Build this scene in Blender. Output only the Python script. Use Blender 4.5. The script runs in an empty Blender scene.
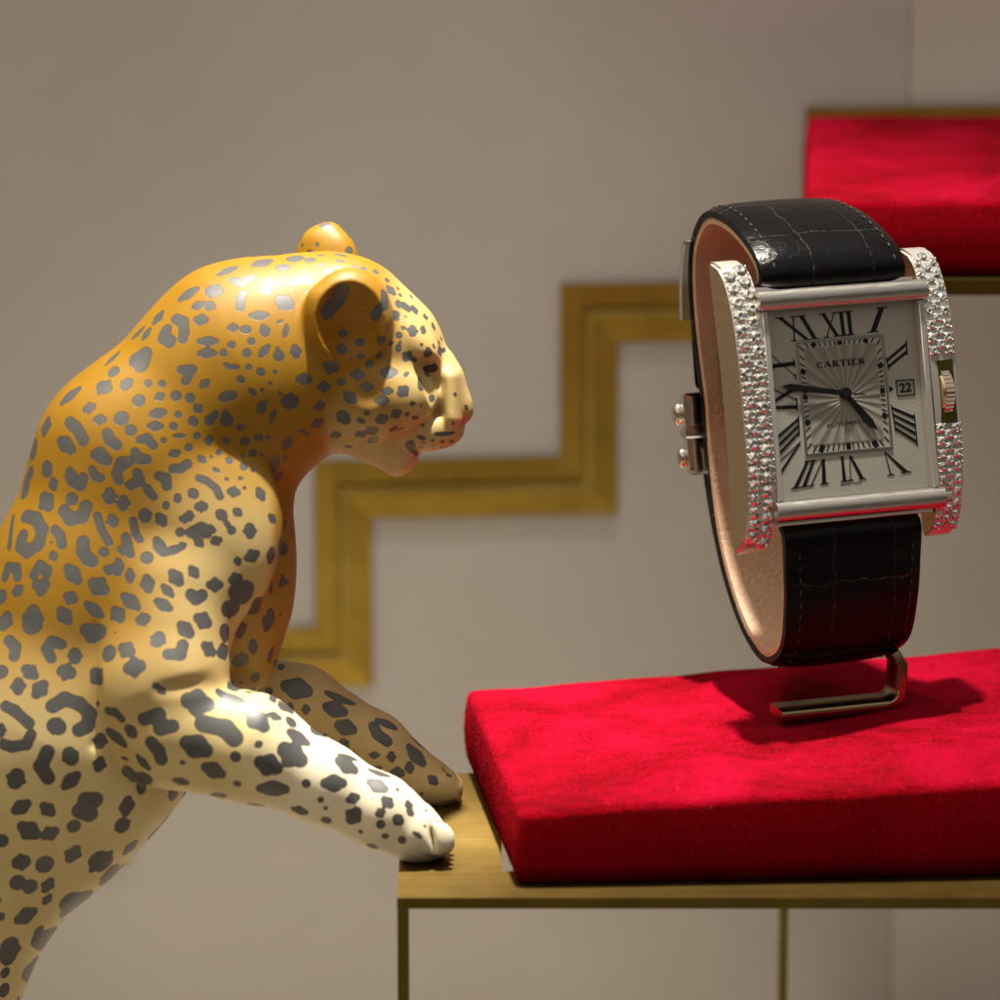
import bpy, bmesh, math, random
import numpy as np
from mathutils import Matrix, Vector
# ------------------------------------------------------------------ camera, world, lamps, exposure
U = 0.001                      # everything below is written in millimetres
MM = 0.157                     # millimetres per photograph pixel in the plane of focus
DF = 800.0                     # distance of the plane of focus
PITCH = math.radians(15)
CAM = np.array([0.0, -772.74, 254.05])
RT = np.array([1.0, 0.0, 0.0])
FW = np.array([0.0, math.cos(PITCH), -math.sin(PITCH)])
UP = np.array([0.0, math.sin(PITCH), math.cos(PITCH)])
sc = bpy.context.scene
COL = sc.collection

def ray(px, py):
    return FW * DF + RT * (px - 500) * MM + UP * (500 - py) * MM
def at_depth(px, py, d):
    return CAM + ray(px, py) * (d / DF)
def at_z(px, py, z):
    r = ray(px, py); return CAM + r * ((z - CAM[2]) / r[2])
def at_y(px, py, y):
    r = ray(px, py); return CAM + r * ((y - CAM[1]) / r[1])

cam = bpy.data.cameras.new('camera'); camo = bpy.data.objects.new('camera', cam); COL.objects.link(camo)
cam.sensor_width = 36.0
cam.lens = 36.0 * DF / (1000 * MM)
cam.clip_start = 0.05; cam.clip_end = 20.0
R = Matrix(((RT[0], UP[0], -FW[0]), (RT[1], UP[1], -FW[1]), (RT[2], UP[2], -FW[2])))
camo.matrix_world = Matrix.Translation(Vector(CAM * U)) @ R.to_4x4()
cam.dof.use_dof = True
cam.dof.focus_distance = 0.795
cam.dof.aperture_fstop = 15.5
sc.camera = camo

sc.view_settings.view_transform = 'Standard'
sc.view_settings.look = 'None'
sc.view_settings.exposure = 0.0
sc.view_settings.gamma = 1.0
sc.cycles.max_bounces = 8
sc.cycles.caustics_reflective = False
sc.cycles.caustics_refractive = False
sc.cycles.use_denoising = True
sc.cycles.sample_clamp_indirect = 6.0

w = bpy.data.worlds.new('World'); sc.world = w; w.use_nodes = True
nt = w.node_tree; bg = nt.nodes['Background']
tc = nt.nodes.new('ShaderNodeTexCoord'); sx = nt.nodes.new('ShaderNodeSeparateXYZ')
cr = nt.nodes.new('ShaderNodeValToRGB')
nt.links.new(tc.outputs['Generated'], sx.inputs[0])
mr = nt.nodes.new('ShaderNodeMapRange'); mr.inputs[1].default_value = -1; mr.inputs[2].default_value = 1
nt.links.new(sx.outputs['Z'], mr.inputs[0]); nt.links.new(mr.outputs[0], cr.inputs[0])
e = cr.color_ramp.elements          # dim shop: dark passage, pale ceiling; floor side brightened as added fill
e[0].position = 0.0; e[0].color = (0.42, 0.36, 0.27, 1)
e[1].position = 1.0; e[1].color = (0.85, 0.79, 0.71, 1)
m_ = e.new(0.40); m_.color = (0.22, 0.19, 0.15, 1)
m_ = e.new(0.50); m_.color = (0.07, 0.06, 0.05, 1)
m_ = e.new(0.62); m_.color = (0.07, 0.06, 0.05, 1)
m_ = e.new(0.72); m_.color = (0.46, 0.43, 0.38, 1)
# brighter and warmer towards the left: fill light added to the surroundings
mx_ = nt.nodes.new('ShaderNodeMix'); mx_.data_type = 'RGBA'; mx_.blend_type = 'MULTIPLY'
mr2 = nt.nodes.new('ShaderNodeMapRange'); mr2.inputs[1].default_value = 0.25; mr2.inputs[2].default_value = -0.7
nt.links.new(sx.outputs['X'], mr2.inputs[0]); nt.links.new(mr2.outputs[0], mx_.inputs[0])
nt.links.new(cr.outputs[0], mx_.inputs[6]); mx_.inputs[7].default_value = (2.2, 1.98, 1.62, 1)
nt.links.new(mx_.outputs[2], bg.inputs[0])
bg.inputs[1].default_value = 0.70

def area(name, loc, target, size, power, color, size_y=None, spread=180):
    l = bpy.data.lights.new(name, 'AREA'); l.energy = power; l.color = color; l.size = size * U
    if size_y: l.shape = 'RECTANGLE'; l.size_y = size_y * U
    else: l.shape = 'DISK'
    l.spread = math.radians(spread)
    o = bpy.data.objects.new(name, l); COL.objects.link(o)
    v = Vector(target) - Vector(loc)
    o.matrix_world = Matrix.Translation(Vector(loc) * U) @ v.to_track_quat('-Z', 'Y').to_matrix().to_4x4()
    return o
# the shop window's own ceiling spots, straight above the display
area('key_spot', (10, 42, 650), (0, 4, 0), 26, 0.37, (1.0, 0.93, 0.80), spread=30)
area('left_spot', (-230, 10, 540), (-60, 0, 30), 44, 0.05, (1.0, 0.86, 0.66), spread=36)

# ------------------------------------------------------------------ helpers
def tag(o, label=None, cat=None, group=None, kind=None):
    if label: o['label'] = label
    if cat: o['category'] = cat
    if group: o['group'] = group
    if kind: o['kind'] = kind
    return o
def empty(name, loc, mat3=None):
    o = bpy.data.objects.new(name, None); o.empty_display_size = 0.01
    M = Matrix.Translation(Vector(loc) * U)
    if mat3 is not None: M = M @ mat3.to_4x4()
    o.matrix_world = M; COL.objects.link(o); return o
def mesh_obj(name, verts, faces, mat, parent=None, smooth=True, loc=None, mat3=None):
    """verts in mm; in the parent's own axes when there is a parent."""
    me = bpy.data.meshes.new(name)
    v = np.asarray(verts, dtype=float) * U
    me.from_pydata(v.tolist(), [], faces if isinstance(faces, list) else np.asarray(faces).tolist())
    me.materials.append(mat)
    if smooth: me.polygons.foreach_set('use_smooth', [True] * len(me.polygons))
    me.update()
    o = bpy.data.objects.new(name, me); COL.objects.link(o)
    if parent is not None:
        o.parent = parent
    elif loc is not None:
        M = Matrix.Translation(Vector(loc) * U)
        if mat3 is not None: M = M @ mat3.to_4x4()
        o.matrix_world = M
    return o
def bm_obj(name, bm, mat, parent=None, smooth=True, auto=None, loc=None, mat3=None):
    bmesh.ops.recalc_face_normals(bm, faces=bm.faces[:])
    me = bpy.data.meshes.new(name)
    bmesh.ops.scale(bm, vec=(U, U, U), verts=bm.verts[:])
    bm.to_mesh(me); bm.free()
    me.materials.append(mat)
    if smooth:
        me.polygons.foreach_set('use_smooth', [True] * len(me.polygons))
        if auto: me.set_sharp_from_angle(angle=math.radians(auto))
    o = bpy.data.objects.new(name, me); COL.objects.link(o)
    if parent is not None: o.parent = parent
    elif loc is not None:
        M = Matrix.Translation(Vector(loc) * U)
        if mat3 is not None: M = M @ mat3.to_4x4()
        o.matrix_world = M
    return o
def bevel_all(bm, off, seg=2):
    bmesh.ops.bevel(bm, geom=bm.edges[:] , offset=off, segments=seg, affect='EDGES', profile=0.5, clamp_overlap=True)
def add_box(bm, lo, hi):
    xs = [lo[0], hi[0]]; ys = [lo[1], hi[1]]; zs = [lo[2], hi[2]]
    v = [bm.verts.new((xs[i], ys[j], zs[k])) for i in (0, 1) for j in (0, 1) for k in (0, 1)]
    for f in ((0, 1, 3, 2), (4, 6, 7, 5), (0, 4, 5, 1), (2, 3, 7, 6), (0, 2, 6, 4), (1, 5, 7, 3)):
        bm.faces.new([v[i] for i in f])
    return v
def add_poly_prism(bm, pts, z0, z1):
    """pts: 2D outline (x, y); prism between z0 and z1."""
    a = [bm.verts.new((p[0], p[1], z0)) for p in pts]; b = [bm.verts.new((p[0], p[1], z1)) for p in pts]
    n = len(pts)
    bm.faces.new(a[::-1]); bm.faces.new(b)
    for i in range(n): bm.faces.new((a[i], a[(i + 1) % n], b[(i + 1) % n], b[i]))

# ------------------------------------------------------------------ material helpers
class N:
    def __init__(s, name):
        s.m = bpy.data.materials.new(name); s.m.use_nodes = True
        s.t = s.m.node_tree; s.b = s.t.nodes['Principled BSDF']; s.out = s.t.nodes['Material Output']
        s._tc = None
    def n(s, typ, **kw):
        x = s.t.nodes.new('ShaderNode' + typ)
        for k, v in kw.items(): setattr(x, k, v)
        return x
    def l(s, a, b): s.t.links.new(a, b)
    def set(s, **kw):
        names = dict(col='Base Color', metal='Metallic', rough='Roughness', spec='Specular IOR Level', coat='Coat Weight',
                     coatr='Coat Roughness', sheen='Sheen Weight', sheenr='Sheen Roughness', sheent='Sheen Tint',
                     trans='Transmission Weight', ior='IOR', aniso='Anisotropic', subs='Subsurface Weight')
        for k, v in kw.items():
            s.b.inputs[names[k]].default_value = (*v, 1) if isinstance(v, tuple) and len(v) == 3 else v
        return s
    def coord(s, scale=1.0):
        if s._tc is None: s._tc = s.n('TexCoord')
        mp = s.n('Mapping')
        k = 1000.0
        sc3 = (scale,) * 3 if not isinstance(scale, tuple) else scale
        mp.inputs['Scale'].default_value = tuple(k * q for q in sc3)      # 1 texture unit = 1 mm at scale 1
        s.l(s._tc.outputs['Object'], mp.inputs[0]); return mp.outputs[0]
    def noise(s, scale=1.0, detail=4, rough=0.55, vec=None, dist=0.0):
        x = s.n('TexNoise'); x.inputs['Scale'].default_value = 1.0
        x.inputs['Detail'].default_value = detail; x.inputs['Roughness'].default_value = rough
        x.inputs['Distortion'].default_value = dist
        s.l(vec if vec is not None else s.coord(scale), x.inputs['Vector']); return x.outputs['Fac']
    def ramp(s, fac, stops):
        x = s.n('ValToRGB'); s.l(fac, x.inputs[0]); el = x.color_ramp.elements
        while len(el) < len(stops): el.new(0.5)
        for q, (p, c) in zip(el, stops):
            q.position = p; q.color = (*c, 1) if isinstance(c, tuple) else (c, c, c, 1)
        return x.outputs[0]
    def math(s, op, a, b=None, clamp=False):
        x = s.n('Math', operation=op); x.use_clamp = clamp
        for i, v in enumerate((a, b)):
            if v is None: continue
            if hasattr(v, 'links'): s.l(v, x.inputs[i])
            else: x.inputs[i].default_value = v
        return x.outputs[0]
    def mix(s, fac, a, b):
        x = s.n('Mix', data_type='RGBA')
        for i, v in ((0, fac), (6, a), (7, b)):
            if hasattr(v, 'links'): s.l(v, x.inputs[i])
            else: x.inputs[i].default_value = (*v, 1) if isinstance(v, tuple) else v
        return x.outputs[2]
    def bump(s, h, dist=0.1, strength=1.0, normal=None):
        x = s.n('Bump'); x.inputs['Distance'].default_value = dist * U; x.inputs['Strength'].default_value = strength
        s.l(h, x.inputs['Height'])
        if normal is not None: s.l(normal, x.inputs['Normal'])
        s.l(x.outputs[0], s.b.inputs['Normal']); return x.outputs[0]
    def attr(s, name):
        x = s.n('Attribute'); x.attribute_name = name; return x
# ------------------------------------------------------------------ setting: back wall and floor of the shop window
def m_wall():
    m = N('wall_fabric')
    n1 = m.noise(0.02, 5, 0.65); n2 = m.noise(0.9, 5, 0.7)
    c = m.mix(m.ramp(n1, [(0.3, 0.0), (0.7, 1.0)]), (0.70, 0.70, 0.70), (0.77, 0.77, 0.77))
    m.l(c, m.b.inputs['Base Color']); m.set(rough=0.85, spec=0.2); m.bump(n2, 0.18, 0.6); return m.m
WALL = m_wall()
WY = 150.0                      # distance of the wall behind the plane of focus
WYAW = math.radians(4.0)        # the wall turns away slightly to the right
def on_wall(px, py, off=0.0):
    """point of the (turned) wall seen at a pixel, off mm in front of it"""
    n = np.array([math.sin(WYAW), -math.cos(WYAW), 0.0])
    p0 = np.array([0.0, WY, 0.0]) + n * off
    r = ray(px, py); return CAM + r * (np.dot(p0 - CAM, n) / np.dot(r, n))
WM = Matrix(((math.cos(WYAW), 0, math.sin(WYAW)), (math.sin(WYAW), 0, -math.cos(WYAW)), (0, 1, 0)))  # local x along, y up, z out
W0 = on_wall(500, 500)
def wall_xy(px, py, off=0.0):
    v = Matrix(WM).transposed() @ Vector(on_wall(px, py, off) - W0); return v.x, v.y
bm = bmesh.new()
xj, _ = wall_xy(900, 500)
add_box(bm, (-520, -230, -12), (xj - 0.05, 420, 0))
bevel_all(bm, 0.3, 2)
tag(bm_obj('wall', bm, WALL, auto=40, loc=W0, mat3=WM), kind='structure')
bm = bmesh.new()
add_box(bm, (xj + 0.05, -230, -13.5), (420, 420, -0.25))
bevel_all(bm, 0.5, 2)
tag(bm_obj('wall', bm, WALL, auto=40, loc=W0, mat3=WM), kind='structure')
FLOOR_Z = -99.7
def m_floor():
    m = N('floor_board'); n1 = m.noise(0.03, 3)
    m.l(m.mix(n1, (0.38, 0.32, 0.25), (0.44, 0.38, 0.30)), m.b.inputs['Base Color']); m.set(rough=0.6); return m.m
bm = bmesh.new(); add_box(bm, (-520, -420, FLOOR_Z - 6), (420, 200, FLOOR_Z))
tag(bm_obj('floor', bm, m_floor(), smooth=False, loc=(0, 0, 0)), kind='structure')

# ------------------------------------------------------------------ brass
def m_brass(name, col=(0.44, 0.30, 0.085), rough=0.40, brush=(0.03, 4.0, 4.0), dark=0.75):
    m = N(name)
    n1 = m.noise(brush, 4, 0.6); n2 = m.noise(0.12, 3)
    c = m.mix(m.ramp(n2, [(0.3, 0.0), (0.75, 1.0)]), col, tuple(q * dark for q in col))
    m.l(c, m.b.inputs['Base Color'])
    m.l(m.ramp(n1, [(0.25, rough - 0.04), (0.75, rough + 0.06)]), m.b.inputs['Roughness'])
    m.set(metal=1.0, aniso=0.4); m.bump(n1, 0.003, 0.3); return m.m
BRASS = m_brass('brushed_brass')
DARK_BRASS = m_brass('shaded_brass', (0.20, 0.155, 0.035), 0.35)  # darker copy of the brass, dark reflections put into the colour
BRASS_WALL = m_brass('wall_brass', (0.60, 0.42, 0.08), 0.5)

# stepped brass moulding on the wall, a staircase of three ridges
def stair_points(off_px):
    """mitred polyline of the staircase, shifted off_px towards lower right"""
    pts = []
    c = [(-175, 984), (-175, 808), (70, 808), (70, 630), (315, 630), (315, 458), (560, 458), (560, 282), (805, 282), (805, 106), (1060, 106)]
    for (x, y) in c:
        pts.append((x + off_px, y + off_px))
    return pts
LEAN = [0.0]
def stair_strip(bm, o0, o1, z0, z1, z1b=None):
    a = [wall_xy(x, y) for x, y in stair_points(o0)]; b = [wall_xy(x, y) for x, y in stair_points(o1)]
    # keep runs level and risers plumb in the wall's own plane
    def sq(p):
        p = [list(q) for q in p]
        for i in range(len(p) - 1):
            if i % 2 == 0: mx = (p[i][0] + p[i + 1][0]) / 2; p[i][0] = p[i + 1][0] = mx
            else: my = (p[i][1] + p[i + 1][1]) / 2; p[i][1] = p[i + 1][1] = my
        return p
    a = sq(a); b = sq(b)
    if z1b is None: z1b = z1
    for i in range(len(a) - 1):
        q = [a[i], a[i + 1], b[i + 1], b[i]]
        zt = [z1, z1, z1b, z1b]
        lo = [bm.verts.new((p[0], p[1], z0)) for p in q]; hi = [bm.verts.new((p[0], p[1], z)) for p, z in zip(q, zt)]
        bm.faces.new(lo[::-1]); bm.faces.new(hi)
        for k in range(4): bm.faces.new((lo[k], lo[(k + 1) % 4], hi[(k + 1) % 4], hi[k]))
bm = bmesh.new()
stair_strip(bm, 0, 21, -1.0, 1.0, 1.2)
stair_strip(bm, 21.02, 25, -1.0, 0.1, 0.1)
stair_strip(bm, 32.05, 57, -1.0, 1.35, 0.85)
st = bm_obj('brass_moulding', bm, BRASS_WALL, smooth=False, loc=W0, mat3=WM)
bm = bmesh.new(); stair_strip(bm, 25.05, 32, -1.0, 1.25, 1.6)
bm_obj('raised_fillet', bm, m_brass('fillet_brass', (0.58, 0.43, 0.12), 0.5), st, smooth=False)
tag(st, 'stepped brass moulding rising like a staircase across the greige wall', 'moulding')

# ------------------------------------------------------------------ velvet
def m_velvet():
    m = N('red_velvet')
    big = m.noise(0.055, 5, 0.62, dist=0.6); mid = m.noise((0.22, 0.7, 0.5), 4, 0.6); fine = m.noise(2.3, 4, 0.75); grain = m.noise(4.5, 2, 0.6)
    s = m.math('ADD', m.math('MULTIPLY', big, 1.15), m.math('MULTIPLY', mid, 0.34))
    s = m.math('ADD', s, m.math('MULTIPLY', fine, 0.95)); s = m.math('SUBTRACT', s, 0.55)
    c = m.ramp(s, [(0.45, (0.08, 0.0003, 0.002)), (0.64, (0.30, 0.0006, 0.013)), (0.86, (0.46, 0.002, 0.034))])
    # woven ground showing between the rows of pile, in slanting rows
    sp = m.n('SeparateXYZ'); m.l(m.coord(1.0), sp.inputs[0])
    wob = m.math('MULTIPLY', m.noise(0.35, 2), 3.0)
    u = m.math('ADD', m.math('ADD', sp.outputs[0], m.math('MULTIPLY', sp.outputs[2], 1.0)), wob)
    v = m.math('ADD', m.math('SUBTRACT', sp.outputs[0], m.math('MULTIPLY', sp.outputs[2], 1.6)), wob)
    u = m.math('ADD', u, m.math('MULTIPLY', sp.outputs[1], 0.8)); v = m.math('SUBTRACT', v, m.math('MULTIPLY', sp.outputs[1], 0.8))
    w = m.math('MULTIPLY', m.math('SINE', m.math('MULTIPLY', u, 8.6)), m.math('SINE', m.math('MULTIPLY', v, 7.0)))
    w = m.math('MULTIPLY', m.math('ADD', w, 1.0), 0.5)
    w = m.math('ADD', m.math('MULTIPLY', w, 0.75), m.math('MULTIPLY', fine, 0.5))
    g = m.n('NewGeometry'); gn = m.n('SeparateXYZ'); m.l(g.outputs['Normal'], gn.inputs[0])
    vertical = m.ramp(m.math('ABSOLUTE', gn.outputs[2]), [(0.25, 1.0), (0.8, 0.25)])       # weave shows most on the sides of the block
    c = m.mix(m.math('MULTIPLY', vertical, 0.65), c, (0.78, 0.001, 0.012))  # sides painted brighter to make up for the little light there
    c = m.mix(m.math('MULTIPLY', m.ramp(w, [(0.40, 1.0), (0.66, 0.0)]), vertical), c, (0.035, 0.0003, 0.002))
    lint = m.ramp(m.noise(1.7, 0), [(0.0, 0.0), (0.835, 0.0), (0.85, 1.0)])
    c = m.mix(m.math('MULTIPLY', lint, 0.16), c, (0.8, 0.25, 0.3))
    m.l(c, m.b.inputs['Base Color'])
    m.set(rough=0.95, spec=0.05, sheen=0.09, sheenr=0.38); m.b.inputs['Sheen Tint'].default_value = (1.0, 0.03, 0.12, 1)
    h = m.math('ADD', m.math('MULTIPLY', fine, 2.2), m.math('MULTIPLY', w, 0.35))
    h = m.math('ADD', h, m.math('MULTIPLY', mid, 1.5)); h = m.math('ADD', h, m.math('MULTIPLY', grain, 0.4))
    m.bump(h, 0.32, 0.9); return m.m
VELVET = m_velvet()
def cushion(corners_top, z_top, z_bot, label, group, rnd=1.3, nfuzz=42000, seed=1, tilt=0.0):
    """corners: four plan points (front left, front right, back right, back left); swollen, rounded, with pile"""
    rng = np.random.default_rng(seed)
    A, B, C_, D = [np.array(p[:2], float) for p in corners_top]
    cen = (A + B + C_ + D) / 4
    nu, nv, nz = 150, 96, 9
    def plan(u, v): return (A * (1 - u) + B * u) * (1 - v) + (D * (1 - u) + C_ * u) * v
    H = z_top - z_bot
    Lx = np.linalg.norm(B - A); Ly = np.linalg.norm(D - A)
    verts = []; faces = []
    def lump(x, y):
        return (0.35 * math.sin(x * .11 + 1.3) * math.cos(y * .09) + 0.22 * math.sin(x * .27 + y * .21) + .12 * math.sin(x * .55 - y * .4 + 2))
    # top sheet by rings: parametrise (u,v) with the outer ring rolled down the sides
    def point(i, j):
        # i in 0..nu, j in 0..nv, the outer nz rings are the sides
        di = min(i, nu - i); dj = min(j, nv - j); ring = min(di, dj, nz)
        uu = min(max((i - nz) / (nu - 2 * nz), 0), 1); vv = min(max((j - nz) / (nv - 2 * nz), 0), 1)
        # inset so that the roll has room
        iu = rnd / Lx; iv = rnd / Ly
        u = iu + uu * (1 - 2 * iu); v = iv + vv * (1 - 2 * iv)
        p = plan(u, v)
        ux = (B - A) / Lx; vx = (D - A) / Ly
        sx_ = -1 if i < nz else (1 if i > nu - nz else 0); sy_ = -1 if j < nz else (1 if j > nv - nz else 0)
        k = nz - ring                      # 0 on top .. nz at the bottom
        z = z_top + lump(p[0], p[1]) * min(1, 8 * min(u, v, 1 - u, 1 - v) + .25) + tilt * (p[0] - A[0])
        if k > 0:
            nroll = 5
            if k <= nroll:
                a = k / nroll * math.pi / 2; out = rnd * math.sin(a); dz = rnd * (1 - math.cos(a))
            else:
                t = (k - nroll) / (nz - nroll); out = rnd + 0.5 * math.sin(t * math.pi); dz = rnd + t * (H - rnd)
            ex = sx_ * (1 if di <= dj else 0) if di != dj else sx_; ey = sy_ * (1 if dj <= di else 0) if di != dj else sy_
            # corner sectors: direction from how far outside in each axis
            ox = max(nz - i, 0) - max(i - (nu - nz), 0); oy = max(nz - j, 0) - max(j - (nv - nz), 0)
            dvec = -ux * ox - vx * oy; ln = np.linalg.norm(dvec)
            if ln > 0: p = p + dvec / ln * out
            z = z - dz if k <= nroll else (z - rnd) * (1 - t) + z_bot * t
        return (p[0], p[1], z)
    idx = np.zeros((nu + 1, nv + 1), int)
    for i in range(nu + 1):
        for j in range(nv + 1):
            idx[i, j] = len(verts); verts.append(point(i, j))
    for i in range(nu):
        for j in range(nv): faces.append((idx[i, j], idx[i + 1, j], idx[i + 1, j + 1], idx[i, j + 1]))
    # underside
    rim = [idx[i, 0] for i in range(nu)] + [idx[nu, j] for j in range(nv)] + [idx[nu - i, nv] for i in range(nu)] + [idx[0, nv - j] for j in range(nv)]
    faces.append(tuple(rim[::-1]))
    # pile: short blades standing on the cloth, most where its outline shows
    V = np.array(verts); F = np.array(faces[:-1]);
    P0, P1, P2 = V[F[:, 0]], V[F[:, 1]], V[F[:, 3]]
    nrm = np.cross(P1 - P0, P2 - P0); ar = np.linalg.norm(nrm, axis=1); nrm /= ar[:, None] + 1e-9
    wgt = ar * (0.25 + 2.2 * (nrm[:, 2] < 0.95)); wgt /= wgt.sum()
    pick = rng.choice(len(F), nfuzz, p=wgt)
    r1, r2 = rng.random((2, nfuzz, 1))
    base = P0[pick] + (P1[pick] - P0[pick]) * r1 + (P2[pick] - P0[pick]) * r2
    nn = nrm[pick] + rng.normal(0, .55, (nfuzz, 3)); nn /= np.linalg.norm(nn, axis=1)[:, None]
    side = np.cross(nn, rng.normal(0, 1, (nfuzz, 3))); side /= np.linalg.norm(side, axis=1)[:, None]
    ln = rng.uniform(.2, .55, (nfuzz, 1)); wd = 0.035
    tri = np.concatenate([base - nn * .05 - side * wd, base - nn * .05 + side * wd, base + nn * ln], 1).reshape(-1, 3)
    k0 = len(verts); verts = np.concatenate([V, tri]); faces += [(k0 + 3 * q, k0 + 3 * q + 1, k0 + 3 * q + 2) for q in range(nfuzz)]
    org = np.array([cen[0], cen[1], z_bot])
    o = mesh_obj('velvet_cushion', verts - org, faces, VELVET, loc=org)
    return tag(o, label, 'cushion', group)
# lower cushion, turned a few degrees on its stand
CT = 11.6
fl = at_z(519, 812, CT); bl = at_z(466, 688, CT)
ux = bl - fl; ux = ux / np.linalg.norm(ux); wx = np.array([math.cos(math.radians(3.2)), math.sin(math.radians(3.2)), 0]); TILT = 0.048; dep = np.linalg.norm(bl - fl)
fr = fl + wx * 128; br = bl + np.array([math.cos(math.radians(7.0)), math.sin(math.radians(7.0)), 0]) * 128
cushion([fl, fr, br, bl], CT, 0.35, 'large red velvet cushion under the watch', 'red velvet cushions', seed=3, tilt=TILT)

def stand(x0, x1, y0, y1, zt, th, border, leg, legs, label, zfloor=FLOOR_Z, legw=1.6):
    org = ((x0 + x1) / 2, (y0 + y1) / 2, zfloor)
    root = empty('display_stand', org); tag(root, label, 'display stand', 'brass display stands')
    bm = bmesh.new()
    ox, oy, oz = org
    X = [x0 - ox, x0 - ox + border[0], x1 - ox - border[0], x1 - ox]; Y = [y0 - oy, y0 - oy + border[1], y1 - oy - border[1], y1 - oy]
    z0, z1 = zt - th - oz, zt - oz
    g = {}
    for i in range(4):
        for j in range(4):
            for k in range(2): g[i, j, k] = bm.verts.new((X[i], Y[j], (z0, z1)[k]))
    for i in range(3):
        for j in range(3):
            if i == 1 and j == 1: continue
            bm.faces.new((g[i, j, 1], g[i + 1, j, 1], g[i + 1, j + 1, 1], g[i, j + 1, 1]))
            bm.faces.new((g[i, j, 0], g[i, j + 1, 0], g[i + 1, j + 1, 0], g[i + 1, j, 0]))
    for i in range(3):
        bm.faces.new((g[i, 0, 0], g[i + 1, 0, 0], g[i + 1, 0, 1], g[i, 0, 1])); bm.faces.new((g[i, 3, 0], g[i, 3, 1], g[i + 1, 3, 1], g[i + 1, 3, 0]))
        bm.faces.new((g[0, i, 0], g[0, i, 1], g[0, i + 1, 1], g[0, i + 1, 0])); bm.faces.new((g[3, i, 0], g[3, i + 1, 0], g[3, i + 1, 1], g[3, i, 1]))
    bm.faces.new((g[1, 1, 0], g[1, 1, 1], g[2, 1, 1], g[2, 1, 0])); bm.faces.new((g[1, 2, 0], g[2, 2, 0], g[2, 2, 1], g[1, 2, 1]))
    bm.faces.new((g[1, 1, 0], g[1, 2, 0], g[1, 2, 1], g[1, 1, 1])); bm.faces.new((g[2, 1, 0], g[2, 1, 1], g[2, 2, 1], g[2, 2, 0]))
    edges = [e for e in bm.edges if len(e.link_faces) == 2 and e.calc_face_angle(0) > 0.5]
    bmesh.ops.bevel(bm, geom=edges, offset=0.16, segments=2, affect='EDGES')
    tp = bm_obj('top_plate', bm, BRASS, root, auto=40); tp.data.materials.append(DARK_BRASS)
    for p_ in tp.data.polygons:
        if abs(p_.normal.z) < .3: p_.material_index = 1  # upright faces take the darker copy
    for (lx, ly) in legs:
        bm = bmesh.new()
        add_box(bm, (lx - ox, ly - oy, 0), (lx - ox + legw, ly - oy + leg, z0 - 0.02)); bevel_all(bm, 0.12, 1)
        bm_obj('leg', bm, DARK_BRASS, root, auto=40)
    return root
c0 = at_z(397, 898, 0.0)
SX0, SY0 = c0[0], c0[1]
SX1 = SX0 + 160; SY1 = SY0 + 60
stand(SX0, SX1, SY0, SY1, 0.0, 1.7, (15.6, 12.2), 9.0, [(SX0 + .02, SY0 + .02), (SX1 - 1.62, SY0 + .02), (SX1 - 1.62, SY1 - 9.02), (SX0 + .02, SY1 - 9.02)][:3],
      'low brass display stand under the leopard paws and the large red cushion')
# upper stand and cushion near the wall
UYF = 52.0
zt_u = at_y(950, 280, UYF)[2]
ucl = at_y(806, 240, UYF + 2)[0]
cushion([(ucl, UYF + 1.5, 0), (ucl + 110, UYF + 1.5 + 3, 0), (ucl + 108, UYF + 80, 0), (at_y(807, 150, UYF + 78)[0], UYF + 78, 0)], zt_u + 12.9, zt_u + .3,
        'blurred red velvet cushion behind the watch, cut by the right edge', 'red velvet cushions', seed=8, nfuzz=9000)
ulx = at_y(783, 960, UYF + 1)[0]
stand(ulx - .7, ulx + 130, UYF, UYF + 62, zt_u, 2.6, (6, 6), 6.0, [(ulx - .68, UYF + .02), (ulx + 128, UYF + .02), (ulx + 128, UYF + 55)],
      'tall thin legged brass stand behind the watch, holding the upper cushion', legw=1.4)
# ------------------------------------------------------------------ the leopard figurine
# modelled as one closed surface: measured volumes blended together (a distance field) and meshed with surface nets.
LD = 789.5                      # distance of the figurine's middle plane
FZ = 0.82
def L2C(x, y, z):
    """(photo px, photo px, px of depth away from the middle plane) -> camera aligned mm (right, up, away)"""
    d = LD + z * MM * FZ
    return np.array([(x - 500) * MM * d / DF, (500 - y) * MM * d / DF, d])
VOX = 0.36
GX0, GX1 = -345, 495; GY0, GY1 = 212, 1500
lo_ = L2C(GX0, GY1, 0); hi_ = L2C(GX1, GY0, 0)
G_LO = np.array([lo_[0], lo_[1], LD - 175 * MM]); G_HI = np.array([hi_[0], hi_[1], LD + 170 * MM])
GN = ((G_HI - G_LO) / VOX).astype(int) + 1
FLD = np.full(tuple(GN), 60.0, np.float32)
AX = [(G_LO[i] + VOX * np.arange(GN[i])).astype(np.float32) for i in range(3)]
def _slice(blo, bhi):
    s = []
    for i in range(3):
        a = max(0, int((blo[i] - G_LO[i]) / VOX)); b = min(GN[i], int((bhi[i] - G_LO[i]) / VOX) + 2)
        if b <= a: return None
        s.append(slice(a, b))
    return tuple(s)
def _coords(s):
    return AX[0][s[0]][:, None, None], AX[1][s[1]][None, :, None], AX[2][s[2]][None, None, :]
def _blend(s, d, k, mode):
    f = FLD[s]
    if mode == 'add':
        h = np.clip(k - np.abs(f - d), 0, None) / k
        FLD[s] = np.minimum(f, d) - h * h * k * 0.25
    else:                       # carve
        d = -d
        h = np.clip(k - np.abs(f - d), 0, None) / k
        FLD[s] = np.maximum(f, d) + h * h * k * 0.25
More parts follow.
